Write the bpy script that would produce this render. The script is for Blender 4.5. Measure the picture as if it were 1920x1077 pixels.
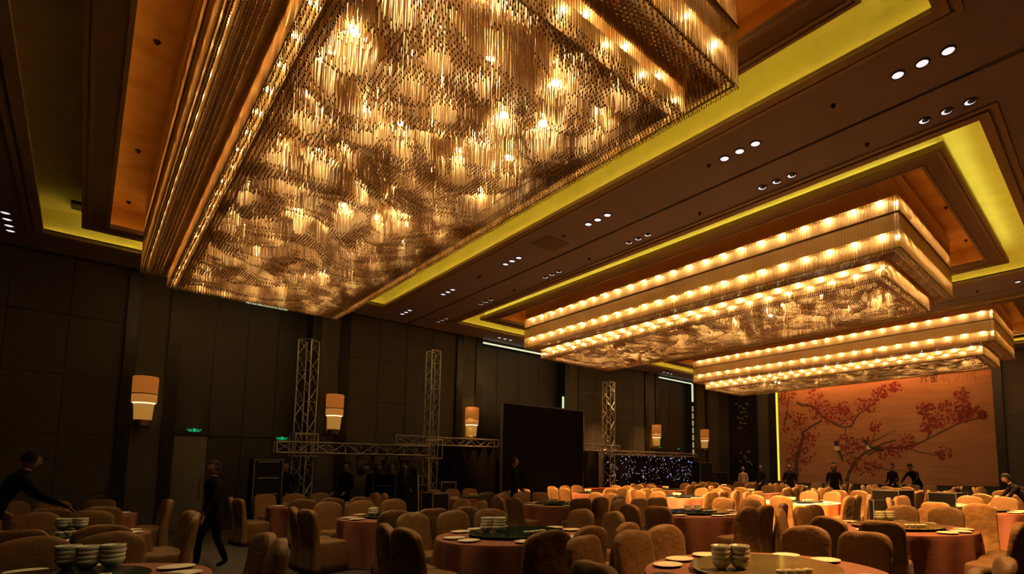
import bpy, bmesh, math, random
import numpy as np
from mathutils import Vector, Matrix, noise as mnoise

for o in list(bpy.data.objects):
    bpy.data.objects.remove(o)
SC = bpy.context.scene
COL = SC.collection
PI = math.pi
random.seed(7)
RNG = np.random.default_rng(11)

# ------------------------------------------------------------------ camera
cam = bpy.data.cameras.new('camera')
cam.sensor_width = 36.0
cam.lens = 976.7459 / 1920 * 36
cam.shift_x = (960 - 1145.866) / 1920
cam.shift_y = (786.029 - 538.5) / 1920
cam.clip_start = 0.05
camo = bpy.data.objects.new('camera', cam)
COL.objects.link(camo)
camo.location = (0, 0, 1.6)
camo.rotation_euler = (PI / 2 + 0.0966, 0, -0.7929)
SC.camera = camo

# ------------------------------------------------------------------ world, exposure
w = bpy.data.worlds.new('world')
SC.world = w
w.use_nodes = True
w.node_tree.nodes['Background'].inputs[0].default_value = (0.02, 0.016, 0.012, 1)
w.node_tree.nodes['Background'].inputs[1].default_value = 0.2
SC.view_settings.view_transform = 'Standard'
SC.view_settings.look = 'None'
SC.view_settings.gamma = 1.0
SC.view_settings.use_curve_mapping = False
SC.view_settings.exposure = 0.0
cy = SC.cycles
cy.use_denoising = True
cy.max_bounces = 8
cy.diffuse_bounces = 6
cy.transparent_max_bounces = 12
cy.sample_clamp_indirect = 8.0
cy.use_light_tree = True
cy.caustics_reflective = False
cy.caustics_refractive = False

BULB = [230.0, 420.0, 380.0]       # field lamp strength of the three chandeliers
ROWL = [85.0, 190.0, 170.0]          # frosted row lamps on their sides
COVE = 7.0                      # cove LED strips
GOLDFILL = 4.5  # strength of the strip added to light the gold recesses

# ------------------------------------------------------------------ materials
MATS = {}


def mat(name, color, rough=0.6, metal=0.0, var=0.0, scale=6.0, bump=0.0, bscale=40.0, emit=None, estr=0.0,
        spec=0.5, sheen=0.0, alt=None, stretch=None, trans=0.0):
    if name in MATS:
        return MATS[name]
    m = bpy.data.materials.new(name)
    m.use_nodes = True
    nt = m.node_tree
    b = nt.nodes['Principled BSDF']
    b.inputs['Base Color'].default_value = (*color, 1)
    b.inputs['Roughness'].default_value = rough
    b.inputs['Metallic'].default_value = metal
    b.inputs['Specular IOR Level'].default_value = spec
    b.inputs['Sheen Weight'].default_value = sheen
    b.inputs['Transmission Weight'].default_value = trans
    tc = nt.nodes.new('ShaderNodeTexCoord')
    src = tc.outputs['Object']
    if stretch:
        mp = nt.nodes.new('ShaderNodeMapping')
        mp.inputs['Scale'].default_value = stretch
        nt.links.new(src, mp.inputs['Vector'])
        src = mp.outputs['Vector']
    if var > 0 or alt:
        n = nt.nodes.new('ShaderNodeTexNoise')
        n.inputs['Scale'].default_value = scale
        n.inputs['Detail'].default_value = 5
        nt.links.new(src, n.inputs['Vector'])
        r = nt.nodes.new('ShaderNodeValToRGB')
        r.color_ramp.elements[0].position = 0.35
        r.color_ramp.elements[1].position = 0.65
        c2 = alt if alt else tuple(min(1, c * (1 + var)) for c in color)
        c1 = color if alt else tuple(c * (1 - var) for c in color)
        r.color_ramp.elements[0].color = (*c1, 1)
        r.color_ramp.elements[1].color = (*c2, 1)
        nt.links.new(n.outputs['Fac'], r.inputs['Fac'])
        nt.links.new(r.outputs['Color'], b.inputs['Base Color'])
    if bump > 0:
        n2 = nt.nodes.new('ShaderNodeTexNoise')
        n2.inputs['Scale'].default_value = bscale
        nt.links.new(src, n2.inputs['Vector'])
        bp = nt.nodes.new('ShaderNodeBump')
        bp.inputs['Strength'].default_value = bump
        bp.inputs['Distance'].default_value = 0.02
        nt.links.new(n2.outputs['Fac'], bp.inputs['Height'])
        nt.links.new(bp.outputs['Normal'], b.inputs['Normal'])
    if emit:
        b.inputs['Emission Color'].default_value = (*emit, 1)
        b.inputs['Emission Strength'].default_value = estr
    MATS[name] = m
    return m


def rod_mat(name, col, tcol, clear=0.22):
    """glass rod: part clear, part milky translucent, glossy skin"""
    m = bpy.data.materials.new(name)
    m.use_nodes = True
    nt = m.node_tree
    nt.nodes.clear()
    out = nt.nodes.new('ShaderNodeOutputMaterial')
    tr = nt.nodes.new('ShaderNodeBsdfTranslucent')
    df = nt.nodes.new('ShaderNodeBsdfDiffuse')
    gl = nt.nodes.new('ShaderNodeBsdfGlossy')
    tp = nt.nodes.new('ShaderNodeBsdfTransparent')
    tr.inputs['Color'].default_value = (*tcol, 1)
    df.inputs['Color'].default_value = (*col, 1)
    gl.inputs['Color'].default_value = (1, 0.9, 0.7, 1)
    gl.inputs['Roughness'].default_value = 0.18
    tp.inputs['Color'].default_value = (1, 0.9, 0.72, 1)
    m1 = nt.nodes.new('ShaderNodeMixShader'); m1.inputs[0].default_value = 0.5
    m2 = nt.nodes.new('ShaderNodeMixShader'); m2.inputs[0].default_value = 0.16
    m3 = nt.nodes.new('ShaderNodeMixShader'); m3.inputs[0].default_value = clear
    nt.links.new(tr.outputs[0], m1.inputs[1]); nt.links.new(df.outputs[0], m1.inputs[2])
    nt.links.new(m1.outputs[0], m2.inputs[1]); nt.links.new(gl.outputs[0], m2.inputs[2])
    nt.links.new(m2.outputs[0], m3.inputs[1]); nt.links.new(tp.outputs[0], m3.inputs[2])
    nt.links.new(m3.outputs[0], out.inputs[0])
    return m


M_CEIL = mat('brown_ceiling_paint', (0.26, 0.225, 0.29), 0.75, var=0.05, scale=2)
M_MOULD = mat('taupe_moulding', (0.30, 0.21, 0.12), 0.55)
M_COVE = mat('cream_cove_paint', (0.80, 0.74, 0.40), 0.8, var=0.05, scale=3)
M_SOFFIT = mat('taupe_soffit', (0.22, 0.15, 0.11), 0.75)
M_GOLDLEAF = mat('gold_leaf', (0.62, 0.30, 0.07), 0.45, metal=0.35, alt=(0.75, 0.42, 0.12), scale=2.5, bump=0.15, bscale=9)
M_TRACK = mat('dark_track', (0.02, 0.016, 0.014), 0.6)
M_FABRIC = mat('brown_wall_fabric', (0.05, 0.043, 0.038), 0.85, var=0.06, scale=14, bump=0.1, bscale=160)
M_STONE = mat('black_marble', (0.010, 0.008, 0.008), 0.3, alt=(0.016, 0.013, 0.011), scale=9, spec=0.22)
M_TAUPE = mat('pilaster_panel', (0.045, 0.037, 0.028), 0.7, var=0.08)
M_DARKWOOD = mat('dark_door_wood', (0.009, 0.006, 0.005), 0.5, var=0.25, scale=3, stretch=(6, 6, 0.6))
M_DOORLIGHT = mat('door_painted_lit', (0.10, 0.095, 0.072), 0.6)  # light on one dark door leaf, put into its colour
M_CARPET = mat('dark_carpet', (0.014, 0.017, 0.012), 0.95, alt=(0.04, 0.024, 0.016), scale=1.6, bump=0.3, bscale=220)
M_CHAIR = mat('gold_satin_cover', (0.135, 0.070, 0.024), 0.6, var=0.12, scale=5, bump=0.7, bscale=11, sheen=0.03, spec=0.25)
M_CLOTH = mat('terracotta_cloth', (0.18, 0.060, 0.036), 0.75, var=0.06, scale=7, bump=0.1, bscale=30)
M_WHITECLOTH = mat('white_cloth', (0.80, 0.76, 0.68), 0.7, var=0.04)
M_ORANGECLOTH = mat('orange_cloth', (0.75, 0.16, 0.04), 0.7, var=0.06)
M_PLATE = mat('porcelain', (0.72, 0.66, 0.52), 0.25)
M_BOWL = mat('pale_celadon_porcelain', (0.42, 0.40, 0.29), 0.3)
M_TURN = mat('dark_green_glass', (0.018, 0.032, 0.022), 0.08, spec=0.7)
M_TURNGOLD = mat('patterned_gold_glass', (0.10, 0.09, 0.04), 0.12, alt=(0.20, 0.14, 0.05), scale=9, spec=0.7)
M_TRUSS = mat('aluminium', (0.38, 0.37, 0.35), 0.35, metal=0.9)
M_BLACK = mat('black_fabric', (0.004, 0.003, 0.003), 0.95, spec=0.03)
M_BLACKPLASTIC = mat('black_plastic', (0.012, 0.011, 0.011), 0.4)
M_CASE = mat('case_panel', (0.005, 0.004, 0.004), 0.7, spec=0.1)
M_LENS = mat('lens_glass', (0.05, 0.05, 0.07), 0.05, spec=0.8)
M_SHADEUP = mat('sconce_shade_amber', (0.07, 0.025, 0.006), 0.6, emit=(1, 0.28, 0.035), estr=0.30)
M_SHADELOW = mat('sconce_shade_honey', (0.03, 0.015, 0.004), 0.6, emit=(1, 0.44, 0.07), estr=0.36)
M_SCONCELAMP = mat('sconce_lamp', (1, 0.9, 0.7), 0.5, emit=(1, 0.74, 0.42), estr=1.6)
M_BRASS = mat('brass', (0.5, 0.33, 0.12), 0.35, metal=0.9)
M_COVELED = mat('cove_led', (1, 0.9, 0.4), 0.5, emit=(1.0, 0.69, 0.08), estr=COVE)
M_RINGLED = mat('ring_led', (1, 0.9, 0.4), 0.5, emit=(1.0, 0.93, 0.17), estr=18.0)
M_GOLDFILL = mat('added_recess_glow', (1, 0.7, 0.3), 0.5, emit=(1.0, 0.5, 0.1), estr=GOLDFILL)
M_DOWN = mat('downlight_lens', (0.9, 0.9, 0.9), 0.3, emit=(1.0, 0.93, 0.95), estr=0.95)
M_DOWNTRIM = mat('downlight_trim', (0.05, 0.04, 0.035), 0.5)
M_PORTAL = mat('portal_led', (0.9, 0.95, 0.8), 0.4, emit=(0.85, 1.0, 0.62), estr=0.8)
M_YELLED = mat('yellow_led', (0.9, 0.9, 0.2), 0.4, emit=(0.85, 0.78, 0.05), estr=1.0)
M_EXIT = mat('exit_green', (0.0, 0.3, 0.1), 0.4, emit=(0.0, 0.55, 0.20), estr=0.7)
M_CANVAS = mat('ochre_canvas', (0.27, 0.13, 0.065), 0.8, alt=(0.22, 0.105, 0.055), scale=1.5, stretch=(1, 0.5, 3.5))
M_BARK = mat('painted_bark', (0.045, 0.024, 0.016), 0.85, var=0.3, scale=12)
M_BLOSSOM = mat('painted_blossom', (0.10, 0.004, 0.006), 0.8, alt=(0.17, 0.008, 0.009), scale=6)
M_INK = mat('black_ink', (0.02, 0.014, 0.012), 0.8)
M_BIRDWHITE = mat('painted_white', (0.5, 0.42, 0.3), 0.8)
M_STARB = mat('star_blue', (0.1, 0.1, 0.6), 0.4, emit=(0.25, 0.25, 1.0), estr=2.2)
M_STARW = mat('star_white', (0.8, 0.8, 0.9), 0.4, emit=(0.75, 0.78, 1.0), estr=0.9)
M_GOLDBIT = mat('gold_ornament', (0.55, 0.42, 0.14), 0.3, metal=0.8)
M_ROD = rod_mat('glass_rod', (0.95, 0.76, 0.46), (1.0, 0.80, 0.48), 0.12)
M_TIP = mat('amber_crystal_tip', (0.22, 0.12, 0.045), 0.2, spec=0.6)
M_PANEL = mat('chandelier_frosted_panel', (0.90, 0.72, 0.42), 0.6)
M_RAIL = mat('chandelier_rail', (0.16, 0.085, 0.03), 0.5, metal=0.5)
M_SKIN = mat('skin', (0.18, 0.10, 0.07), 0.7, spec=0.2)
M_HAIR = mat('black_hair', (0.005, 0.004, 0.004), 0.7, spec=0.1)
M_SUIT = mat('black_uniform', (0.005, 0.004, 0.004), 0.9, spec=0.05)
M_PINK = mat('pale_pink_clothes', (0.62, 0.36, 0.28), 0.8)
M_RED = mat('red_carpet', (0.25, 0.02, 0.015), 0.9)


def bulb_mat(i):
    return mat('chandelier_lamp_%d' % i, (1, 0.9, 0.7), 0.4, emit=(1.0, 0.67, 0.30), estr=BULB[i])


# ------------------------------------------------------------------ geometry helpers
class MB:
    def __init__(self):
        self.v = []
        self.f = []

    def box(self, x0, x1, y0, y1, z0, z1):
        n = len(self.v)
        self.v += [(x0, y0, z0), (x1, y0, z0), (x1, y1, z0), (x0, y1, z0), (x0, y0, z1), (x1, y0, z1), (x1, y1, z1), (x0, y1, z1)]
        self.f += [(n, n + 3, n + 2, n + 1), (n + 4, n + 5, n + 6, n + 7), (n, n + 1, n + 5, n + 4), (n + 1, n + 2, n + 6, n + 5),
                   (n + 2, n + 3, n + 7, n + 6), (n + 3, n, n + 4, n + 7)]
        return self

    def tube(self, pts, r, k=6, caps=True):
        """round tube along points; r number or list"""
        pts = [Vector(p) for p in pts]
        rs = r if isinstance(r, (list, tuple)) else [r] * len(pts)
        n0 = len(self.v)
        up = Vector((0, 0, 1))
        for i, p in enumerate(pts):
            d = (pts[min(i + 1, len(pts) - 1)] - pts[max(i - 1, 0)]).normalized()
            a = d.cross(up)
            if a.length < 1e-3:
                a = d.cross(Vector((1, 0, 0)))
            a.normalize()
            b = d.cross(a)
            for j in range(k):
                t = 2 * PI * j / k
                self.v.append(tuple(p + (a * math.cos(t) + b * math.sin(t)) * rs[i]))
        for i in range(len(pts) - 1):
            for j in range(k):
                a0 = n0 + i * k + j
                a1 = n0 + i * k + (j + 1) % k
                self.f.append((a0, a1, a1 + k, a0 + k))
        if caps:
            self.f.append(tuple(n0 + j for j in range(k))[::-1])
            self.f.append(tuple(n0 + (len(pts) - 1) * k + j for j in range(k)))
        return self

    def lathe(self, prof, k=24, c=(0, 0, 0)):
        n0 = len(self.v)
        for r, z in prof:
            for j in range(k):
                t = 2 * PI * j / k
                self.v.append((c[0] + r * math.cos(t), c[1] + r * math.sin(t), c[2] + z))
        for i in range(len(prof) - 1):
            for j in range(k):
                a0 = n0 + i * k + j
                a1 = n0 + i * k + (j + 1) % k
                self.f.append((a0, a1, a1 + k, a0 + k))
        if prof[0][0] > 1e-6:
            self.f.append(tuple(n0 + j for j in range(k))[::-1])
        if prof[-1][0] > 1e-6:
            self.f.append(tuple(n0 + (len(prof) - 1) * k + j for j in range(k)))
        return self

    def rings(self, rings, cap0=True, cap1=True):
        n0 = len(self.v)
        k = len(rings[0])
        for r in rings:
            self.v += [tuple(p) for p in r]
        for i in range(len(rings) - 1):
            for j in range(k):
                a0 = n0 + i * k + j
                a1 = n0 + i * k + (j + 1) % k
                self.f.append((a0, a1, a1 + k, a0 + k))
        if cap0:
            self.f.append(tuple(n0 + j for j in range(k))[::-1])
        if cap1:
            self.f.append(tuple(n0 + (len(rings) - 1) * k + j for j in range(k)))
        return self

    def poly(self, pts):
        n = len(self.v)
        self.v += [tuple(p) for p in pts]
        self.f.append(tuple(range(n, n + len(pts))))
        return self

    def mesh(self, name, m, smooth=False):
        me = bpy.data.meshes.new(name)
        me.from_pydata(self.v, [], self.f)
        if m:
            for mm in (m if isinstance(m, (list, tuple)) else [m]):
                me.materials.append(mm)
        if smooth:
            me.polygons.foreach_set('use_smooth', [True] * len(me.polygons))
        me.update()
        return me

    def build(self, name, m, parent=None, smooth=False, loc=None, rz=0.0):
        return link(name, self.mesh(name, m, smooth), parent, loc, rz)


def link(name, me, parent=None, loc=None, rz=0.0):
    o = bpy.data.objects.new(name, me)
    COL.objects.link(o)
    if parent:
        o.parent = parent
    if loc is not None:
        o.location = loc
    o.rotation_euler.z = rz
    return o


def tag(o, label, cat, group=None, kind=None):
    if label:
        o['label'] = label
    if cat:
        o['category'] = cat
    if group:
        o['group'] = group
    if kind:
        o['kind'] = kind
    return o


def thing(name, label, cat, loc=(0, 0, 0), rz=0.0, group=None):
    o = bpy.data.objects.new(name, None)
    o.empty_display_size = 0.1
    COL.objects.link(o)
    o.location = loc
    o.rotation_euler.z = rz
    return tag(o, label, cat, group)


def struct(o, label=None):
    o['kind'] = 'structure'
    if label:
        o['label'] = label
    return o


def prism_mesh(name, P, z0, z1, r, m, k=4, tip=0.0, mask=None):
    """many thin vertical rods in one mesh: P (n,2), z0/z1 (n,); tip = height of the dark crystal end"""
    n = len(P)
    z0 = np.asarray(z0, float)
    z1 = np.asarray(z1, float)
    lv = [z0, z0 + tip, z1] if tip else [z0, z1]
    nl = len(lv)
    ang = np.arange(k) * 2 * PI / k + 0.4
    off = np.stack([np.cos(ang), np.sin(ang)], -1) * r
    V = np.zeros((n, nl * k, 3), np.float32)
    for l in range(nl):
        V[:, l * k:(l + 1) * k, :2] = P[:, None, :] + off[None] * (1.25 if tip and l == 0 else 1.0)
        V[:, l * k:(l + 1) * k, 2] = lv[l][:, None]
    base = (np.arange(n) * nl * k)[:, None]
    Q, MI = [], []
    for l in range(nl - 1):
        for j in range(k):
            j2 = (j + 1) % k
            Q.append(np.concatenate([base + l * k + j, base + l * k + j2, base + l * k + j2 + k, base + l * k + j + k], 1))
            MI.append((np.ones(n, np.int32) if mask is None else mask.astype(np.int32)) if (tip and l == 0) else np.zeros(n, np.int32))
    Q.append(np.concatenate([base + 3, base + 2, base + 1, base + 0], 1))
    MI.append((np.ones(n, np.int32) if mask is None else mask.astype(np.int32)) if tip else np.zeros(n, np.int32))
    Q = np.concatenate(Q, 0)
    MI = np.concatenate(MI)
    me = bpy.data.meshes.new(name)
    me.vertices.add(n * nl * k)
    me.vertices.foreach_set('co', V.reshape(-1))
    nf = len(Q)
    me.loops.add(nf * 4)
    me.loops.foreach_set('vertex_index', Q.reshape(-1).astype(np.int32))
    me.polygons.add(nf)
    me.polygons.foreach_set('loop_start', (np.arange(nf) * 4).astype(np.int32))
    me.polygons.foreach_set('loop_total', np.full(nf, 4, np.int32))
    me.materials.append(m)
    if tip:
        me.materials.append(M_TIP)
        me.polygons.foreach_set('material_index', MI)
    me.update(calc_edges=True)
    me.validate()
    return me


ORD = ['first', 'second', 'third', 'fourth', 'fifth', 'sixth', 'seventh', 'eighth', 'ninth', 'tenth', 'eleventh', 'twelfth']

# ================================================================== ROOM SHELL
XL, XR, YN, YB, H = -7.0, 26.3, -1.5, 17.0, 6.5
struct(MB().box(XL, XR, YN, YB + 0.6, -0.1, 0).build('floor', M_CARPET), 'dark patterned carpet floor of the banquet hall')

# ---- ceiling with three stepped trays and two dark track slots
TRAYS = [(-0.86, 6.06), (8.5, 15.95), (18.2, 25.2)]
TY0, TY1 = 1.14, 15.6
TRK = [7.42, 17.5]
cm = MB()
TG = 0.13           # width of the cove ledge
xs = [XL]
for a, b in TRAYS:
    xs += [a - TG, b + TG]
xs.append(XR)
CT = 0.10
cm.box(XL, XR, YN, TY0 - TG, H, H + CT)
cm.box(XL, XR, TY1 + TG, YB + 0.6, H, H + CT)
for i in range(0, 8, 2):
    x0, x1 = xs[i], xs[i + 1]
    t = [tr for tr in TRK if x0 < tr < x1]
    if t:
        cm.box(x0, t[0] - 0.03, TY0 - TG, TY1 + TG, H, H + CT)
        cm.box(t[0] + 0.03, x1, TY0 - TG, TY1 + TG, H, H + CT)
    else:
        cm.box(x0, x1, TY0 - TG, TY1 + TG, H, H + CT)
ceiling = struct(cm.build('ceiling', M_CEIL), 'brown painted ceiling with three lit recessed trays')
for t in TRK:
    MB().box(t - 0.03, t + 0.03, TY0 - TG, TY1 + TG, H + CT - 0.02, H + CT).box(t - 0.035, t + 0.035, YN, TY0 - TG, H - 0.004, H).box(t - 0.035, t + 0.035, TY1 + TG, YB, H - 0.004, H).build('partition_track', M_TRACK, ceiling)


def frame(mb, x0, x1, y0, y1, wd, z0, z1):
    """rectangular frame, inside edge x0..x1,y0..y1, growing outward by wd"""
    mb.box(x0 - wd, x1 + wd, y0 - wd, y0, z0, z1)
    mb.box(x0 - wd, x1 + wd, y1, y1 + wd, z0, z1)
    mb.box(x0 - wd, x0, y0, y1, z0, z1)
    mb.box(x1, x1 + wd, y0, y1, z0, z1)


ZR, ZU, ZG = 6.59, 7.06, 7.14
LEDH = []
for i, (a, b) in enumerate(TRAYS):
    y0, y1 = TY0, TY1
    # opening mouldings under the ceiling
    m = MB(); frame(m, a, b, y0, y1, 0.13, H - 0.035, H); m.build('opening_moulding', M_MOULD, ceiling)
    m = MB(); frame(m, a - 0.17, b + 0.17, y0 - 0.17, y1 + 0.17, 0.07, H - 0.022, H); m.build('opening_moulding', M_MOULD, ceiling)
    # upstand lip hiding the cove strip
    m = MB(); frame(m, a, b, y0, y1, 0.015, H, H + 0.03); frame(m, a + 0.0, b - 0.0, y0, y1, TG, H - 0.001, H + 0.008); m.build('cove_lip', M_MOULD, ceiling)
    # fascia and upper cove ceiling
    g = 0.13
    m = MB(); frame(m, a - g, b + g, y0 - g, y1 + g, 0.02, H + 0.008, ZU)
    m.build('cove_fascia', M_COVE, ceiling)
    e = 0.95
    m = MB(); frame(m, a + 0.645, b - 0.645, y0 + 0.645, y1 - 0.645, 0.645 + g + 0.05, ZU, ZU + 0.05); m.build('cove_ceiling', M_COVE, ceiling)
    # soffit ring and its mouldings
    ri = 0.95
    m = MB(); frame(m, a + ri, b - ri, y0 + ri, y1 - ri, 0.36, ZR, ZR + 0.03); m.build('soffit_ring', M_SOFFIT, ceiling)
    m = MB(); frame(m, a + 0.59, b - 0.59, y0 + 0.59, y1 - 0.59, 0.05, ZR - 0.02, ZR + 0.085); frame(m, a + 0.66, b - 0.66, y0 + 0.66, y1 - 0.66, 0.05, ZR - 0.015, ZR)
    m.build('ring_moulding', M_MOULD, ceiling)
    m = MB(); frame(m, a + ri, b - ri, y0 + ri, y1 - ri, 0.05, ZR - 0.012, ZR + 0.0); frame(m, a + ri, b - ri, y0 + ri, y1 - ri, 0.03, ZR + 0.04, ZR + 0.08); m.build('recess_trim', M_MOULD, ceiling)
    # gold recess
    q = 0.70
    m = MB(); frame(m, a + q, b - q, y0 + q, y1 - q, 0.03, ZR + 0.04, ZG); m.box(a + q, b - q, y0 + q, y1 - q, ZG, ZG + 0.03)
    m.build('gold_recess', M_GOLDLEAF, ceiling)
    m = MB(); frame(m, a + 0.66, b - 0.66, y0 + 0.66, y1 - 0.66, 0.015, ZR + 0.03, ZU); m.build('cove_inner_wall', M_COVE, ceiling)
    # LED strips: behind the lip and on the ring
    sides = 'XxYy' if i else 'XYy'          # the first tray's left side strip is off
    for s in sides:
        m = MB()
        zz = H + 0.009
        d0, d1 = 0.03, 0.055
        if s == 'x': m.box(a - d1, a - d0, y0, y1, zz, zz + 0.012)
        if s == 'X': m.box(b + d0, b + d1, y0, y1, zz, zz + 0.012)
        if s == 'y': m.box(a, b, y0 - d1, y0 - d0, zz, zz + 0.012)
        if s == 'Y': m.box(a, b, y1 + d0, y1 + d1, zz, zz + 0.012)
        m.build('cove_led_strip', M_COVELED, ceiling)
        m = MB()
        z2 = ZR + 0.033
        if s == 'x': m.box(a + 0.60, a + 0.62, y0 + .65, y1 - .65, z2, z2 + 0.02)
        if s == 'X': m.box(b - 0.62, b - 0.60, y0 + .65, y1 - .65, z2, z2 + 0.02)
        if s == 'y': m.box(a + .65, b - .65, y0 + 0.60, y0 + 0.62, z2, z2 + 0.02)
        if s == 'Y': m.box(a + .65, b - .65, y1 - 0.62, y1 - 0.60, z2, z2 + 0.02)
        m.build('ring_led_strip', M_RINGLED, ceiling)
    m = MB(); frame(m, a + 0.86, b - 0.86, y0 + 0.86, y1 - 0.86, 0.03, ZR + 0.05, ZR + 0.07); m.build('added_recess_strip', M_GOLDFILL, ceiling)  # hidden orange strip, added so the gold recess glows
# black linear diffuser glass seen in the unlit side of the near tray
MB().box(-0.50, -0.32, 14.9, 15.25, ZU - 0.07, ZU - 0.004).build('air_diffuser', M_TRACK, ceiling)
# access panel and sprinkler heads
MB().box(6.56, 7.14, 8.32, 8.9, H - 0.012, H).build('access_panel', mat('access_panel_grey', (0.16, 0.115, 0.085), 0.6), ceiling)
for (x, y) in [(6.8, 2.49), (8.01, 2.46), (6.8, 4.48), (8.0, 5.5), (6.8, 8.1), (8.0, 8.6), (6.8, 11.4), (8.0, 11.6), (17.0, 2.6), (18.05, 2.6)]:
    MB().lathe([(0.035, 0), (0.03, -0.02), (0.01, -0.05), (0.0, -0.055)], 10).build('sprinkler', M_TRACK, ceiling, loc=(x, y, H))
for (x, y) in [(0.32, 6.0), (0.32, 8.6), (0.33, 11.9), (0.33, 14.4), (9.75, 3.2), (9.7, 4.6), (12.5, 2.35), (14.7, 2.4)]:
    MB().lathe([(0.04, 0), (0.035, -0.02), (0.012, -0.05), (0.0, -0.055)], 10).build('recess_sprinkler', M_TRACK, ceiling, loc=(x, y, ZG))

# ---- back wall (sconce wall): base slab pieces, panels, pilasters, recesses with doors
REC = [(1.6, 4.57), (10.3, 14.35), (20.66, 23.75)]
wb = MB()
prev = XL
for a, b in REC:
    wb.box(prev, a, YB, YB + 0.6, 0, H)
    prev = b
wb.box(prev, XR + 0.2, YB, YB + 0.6, 0, H)
for a, b in REC:
    wb.box(a, b, YB + 0.5, YB + 0.6, 0, H)
    wb.box(a, b, YB, YB + 0.5, H - 0.1, H)
wall_back = struct(wb.build('wall_back', M_DARKWOOD), 'dark sconce wall with brown panels, marble pilasters and door recesses')
PANZ = [0.12, 1.05, 2.4, 3.75, 5.1, 6.44]
_pm = {}


def panels(parent, u0, u1, plane, axis, step, sgn, m=M_FABRIC):
    n = max(1, round((u1 - u0) / step))
    wdt = (u1 - u0) / n
    for i in range(n):
        for j in range(5):
            hgt = PANZ[j + 1] - PANZ[j]
            key = (round(wdt, 3), j, axis, sgn, m.name)
            if key not in _pm:
                g = 0.006
                mb = MB()
                if axis == 'Y':
                    mb.box(g, wdt - g, -0.03, 0, g, hgt - g)
                else:
                    mb.box(-0.03 if sgn < 0 else 0, 0 if sgn < 0 else 0.03, g, wdt - g, g, hgt - g)
                _pm[key] = mb.mesh('wall_panel', m)
            loc = (u0 + i * wdt, plane, PANZ[j]) if axis == 'Y' else (plane, u0 + i * wdt, PANZ[j])
            link('wall_panel', _pm[key], parent, loc)


for a, b in [(XL, 0.54), (5.63, 9.26), (15.4, 19.6), (25.1, 26.27)]:
    panels(wall_back, a, b, YB, 'Y', 0.92, -1)
PIL = [(0.54, 1.6), (4.57, 5.63), (9.26, 10.3), (14.35, 15.4), (19.6, 20.66), (23.75, 25.1)]
for a, b in PIL:
    cxx = (a + b) / 2
    MB().box(a, a + 0.24, YB - 0.10, YB, 0, H - 0.02).build('marble_strip', M_STONE, wall_back)
    MB().box(b - 0.26, b, YB - 0.10, YB, 0, H - 0.02).build('marble_strip', M_STONE, wall_back)
    MB().box(a + 0.24, b - 0.26, YB - 0.05, YB, 0, H - 0.02).build('pilaster_panel', M_TAUPE, wall_back)
for k, (a, b) in enumerate(REC):
    # dark leaf panels standing in the recess back, and a lower door
    n = 4
    wd = (b - a) / n
    for i in range(n):
        MB().box(a + i * wd + 0.01, a + (i + 1) * wd - 0.01, YB + 0.46, YB + 0.5, 2.5, H - 0.12).build('upper_panel', M_DARKWOOD, wall_back)
    for i in range(n):
        lit = (k == 0 and i == 0)
        o = MB().box(a + i * wd + 0.008, a + (i + 1) * wd - 0.008, YB + 0.44, YB + 0.5, 0.02, 2.46).build('door_%d' % (k * 4 + i + 1), M_DOORLIGHT if lit else M_DARKWOOD)
        struct(o, 'door leaf coloured pale as if lit, standing in a dark recess' if lit else 'dark wooden door leaf in a wall recess')
        MB().tube([(0, 0, -0.3), (0, 0, 0.3)], 0.014, 8).box(-0.01, 0.01, 0, 0.06, -0.24, -0.22).box(-0.01, 0.01, 0, 0.06, 0.22, 0.24).build('door_handle', M_BRASS, o, loc=(a + i * wd + (0.09 if i % 2 else wd - 0.09), YB + 0.38, 1.1))


# ---- right wall with the mural
wr = struct(MB().box(XR, XR + 0.2, YN, YB, 0, H).build('wall_right', M_FABRIC), 'far end wall carrying the blossom mural')
for a, b, st in [(16.24, 16.96, 0.9), (13.76, 14.43, 0.9), (YN, 3.40, 0.98)]:
    panels(wr, a, b, XR, 'X', st, -1)
MB().box(XR - 0.08, XR, 16.0, 16.24, 0, H - 0.02).build('marble_strip', M_STONE, wr)
MB().box(XR - 0.08, XR, 14.43, 14.62, 0, H - 0.02).build('marble_strip', M_STONE, wr)
dp = MB().box(XR - 0.05, XR, 14.62, 16.0, 0, H - 0.02).build('dark_glass_panel', M_STONE, wr)
for k, (y, z) in enumerate([(15.75, 5.35), (15.5, 5.2), (15.25, 5.05), (15.15, 4.85), (15.4, 4.85), (15.6, 4.55), (15.35, 4.5), (15.1, 4.6), (15.45, 4.25), (15.2, 4.2), (15.5, 3.95), (15.05, 5.3), (15.5, 2.55), (15.0, 2.6), (15.25, 2.3), (15.55, 2.05), (15.1, 2.05), (14.9, 1.95)]):
    m = MB()
    s = 0.07 + 0.03 * (k % 3)
    for sg in (-1, 1):
        m.poly([(0, 0, 0), (-0.02, sg * s, 0.06), (-0.02, sg * s * 0.9, -0.03)])
        m.poly([(0, 0, 0), (-0.015, sg * s * 0.7, -0.04), (-0.01, sg * s * 0.3, -0.08)])
    o = m.build('butterfly_ornament', M_GOLDBIT, dp, loc=(XR - 0.055, y, z))
    o.rotation_euler.x = (k * 0.7) % 2 - 1
MB().box(XR - 0.10, XR, 13.32, 13.76, 0, H - 0.02).build('marble_strip', M_STONE, wr)
MB().box(XR - 0.10, XR, 3.40, 3.72, 0, H - 0.02).build('marble_strip', M_STONE, wr)
tag(MB().box(XR - 0.09, XR - 0.03, 13.22, 13.30, 1.0, H - 0.05).build('light_strip', M_YELLED), 'thin vertical yellow light strip beside the mural', 'light strip')
struct(MB().box(XL - 0.2, XL, YN, YB + 0.6, 0, H).build('wall_left', M_FABRIC), 'dark left end wall')
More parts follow.
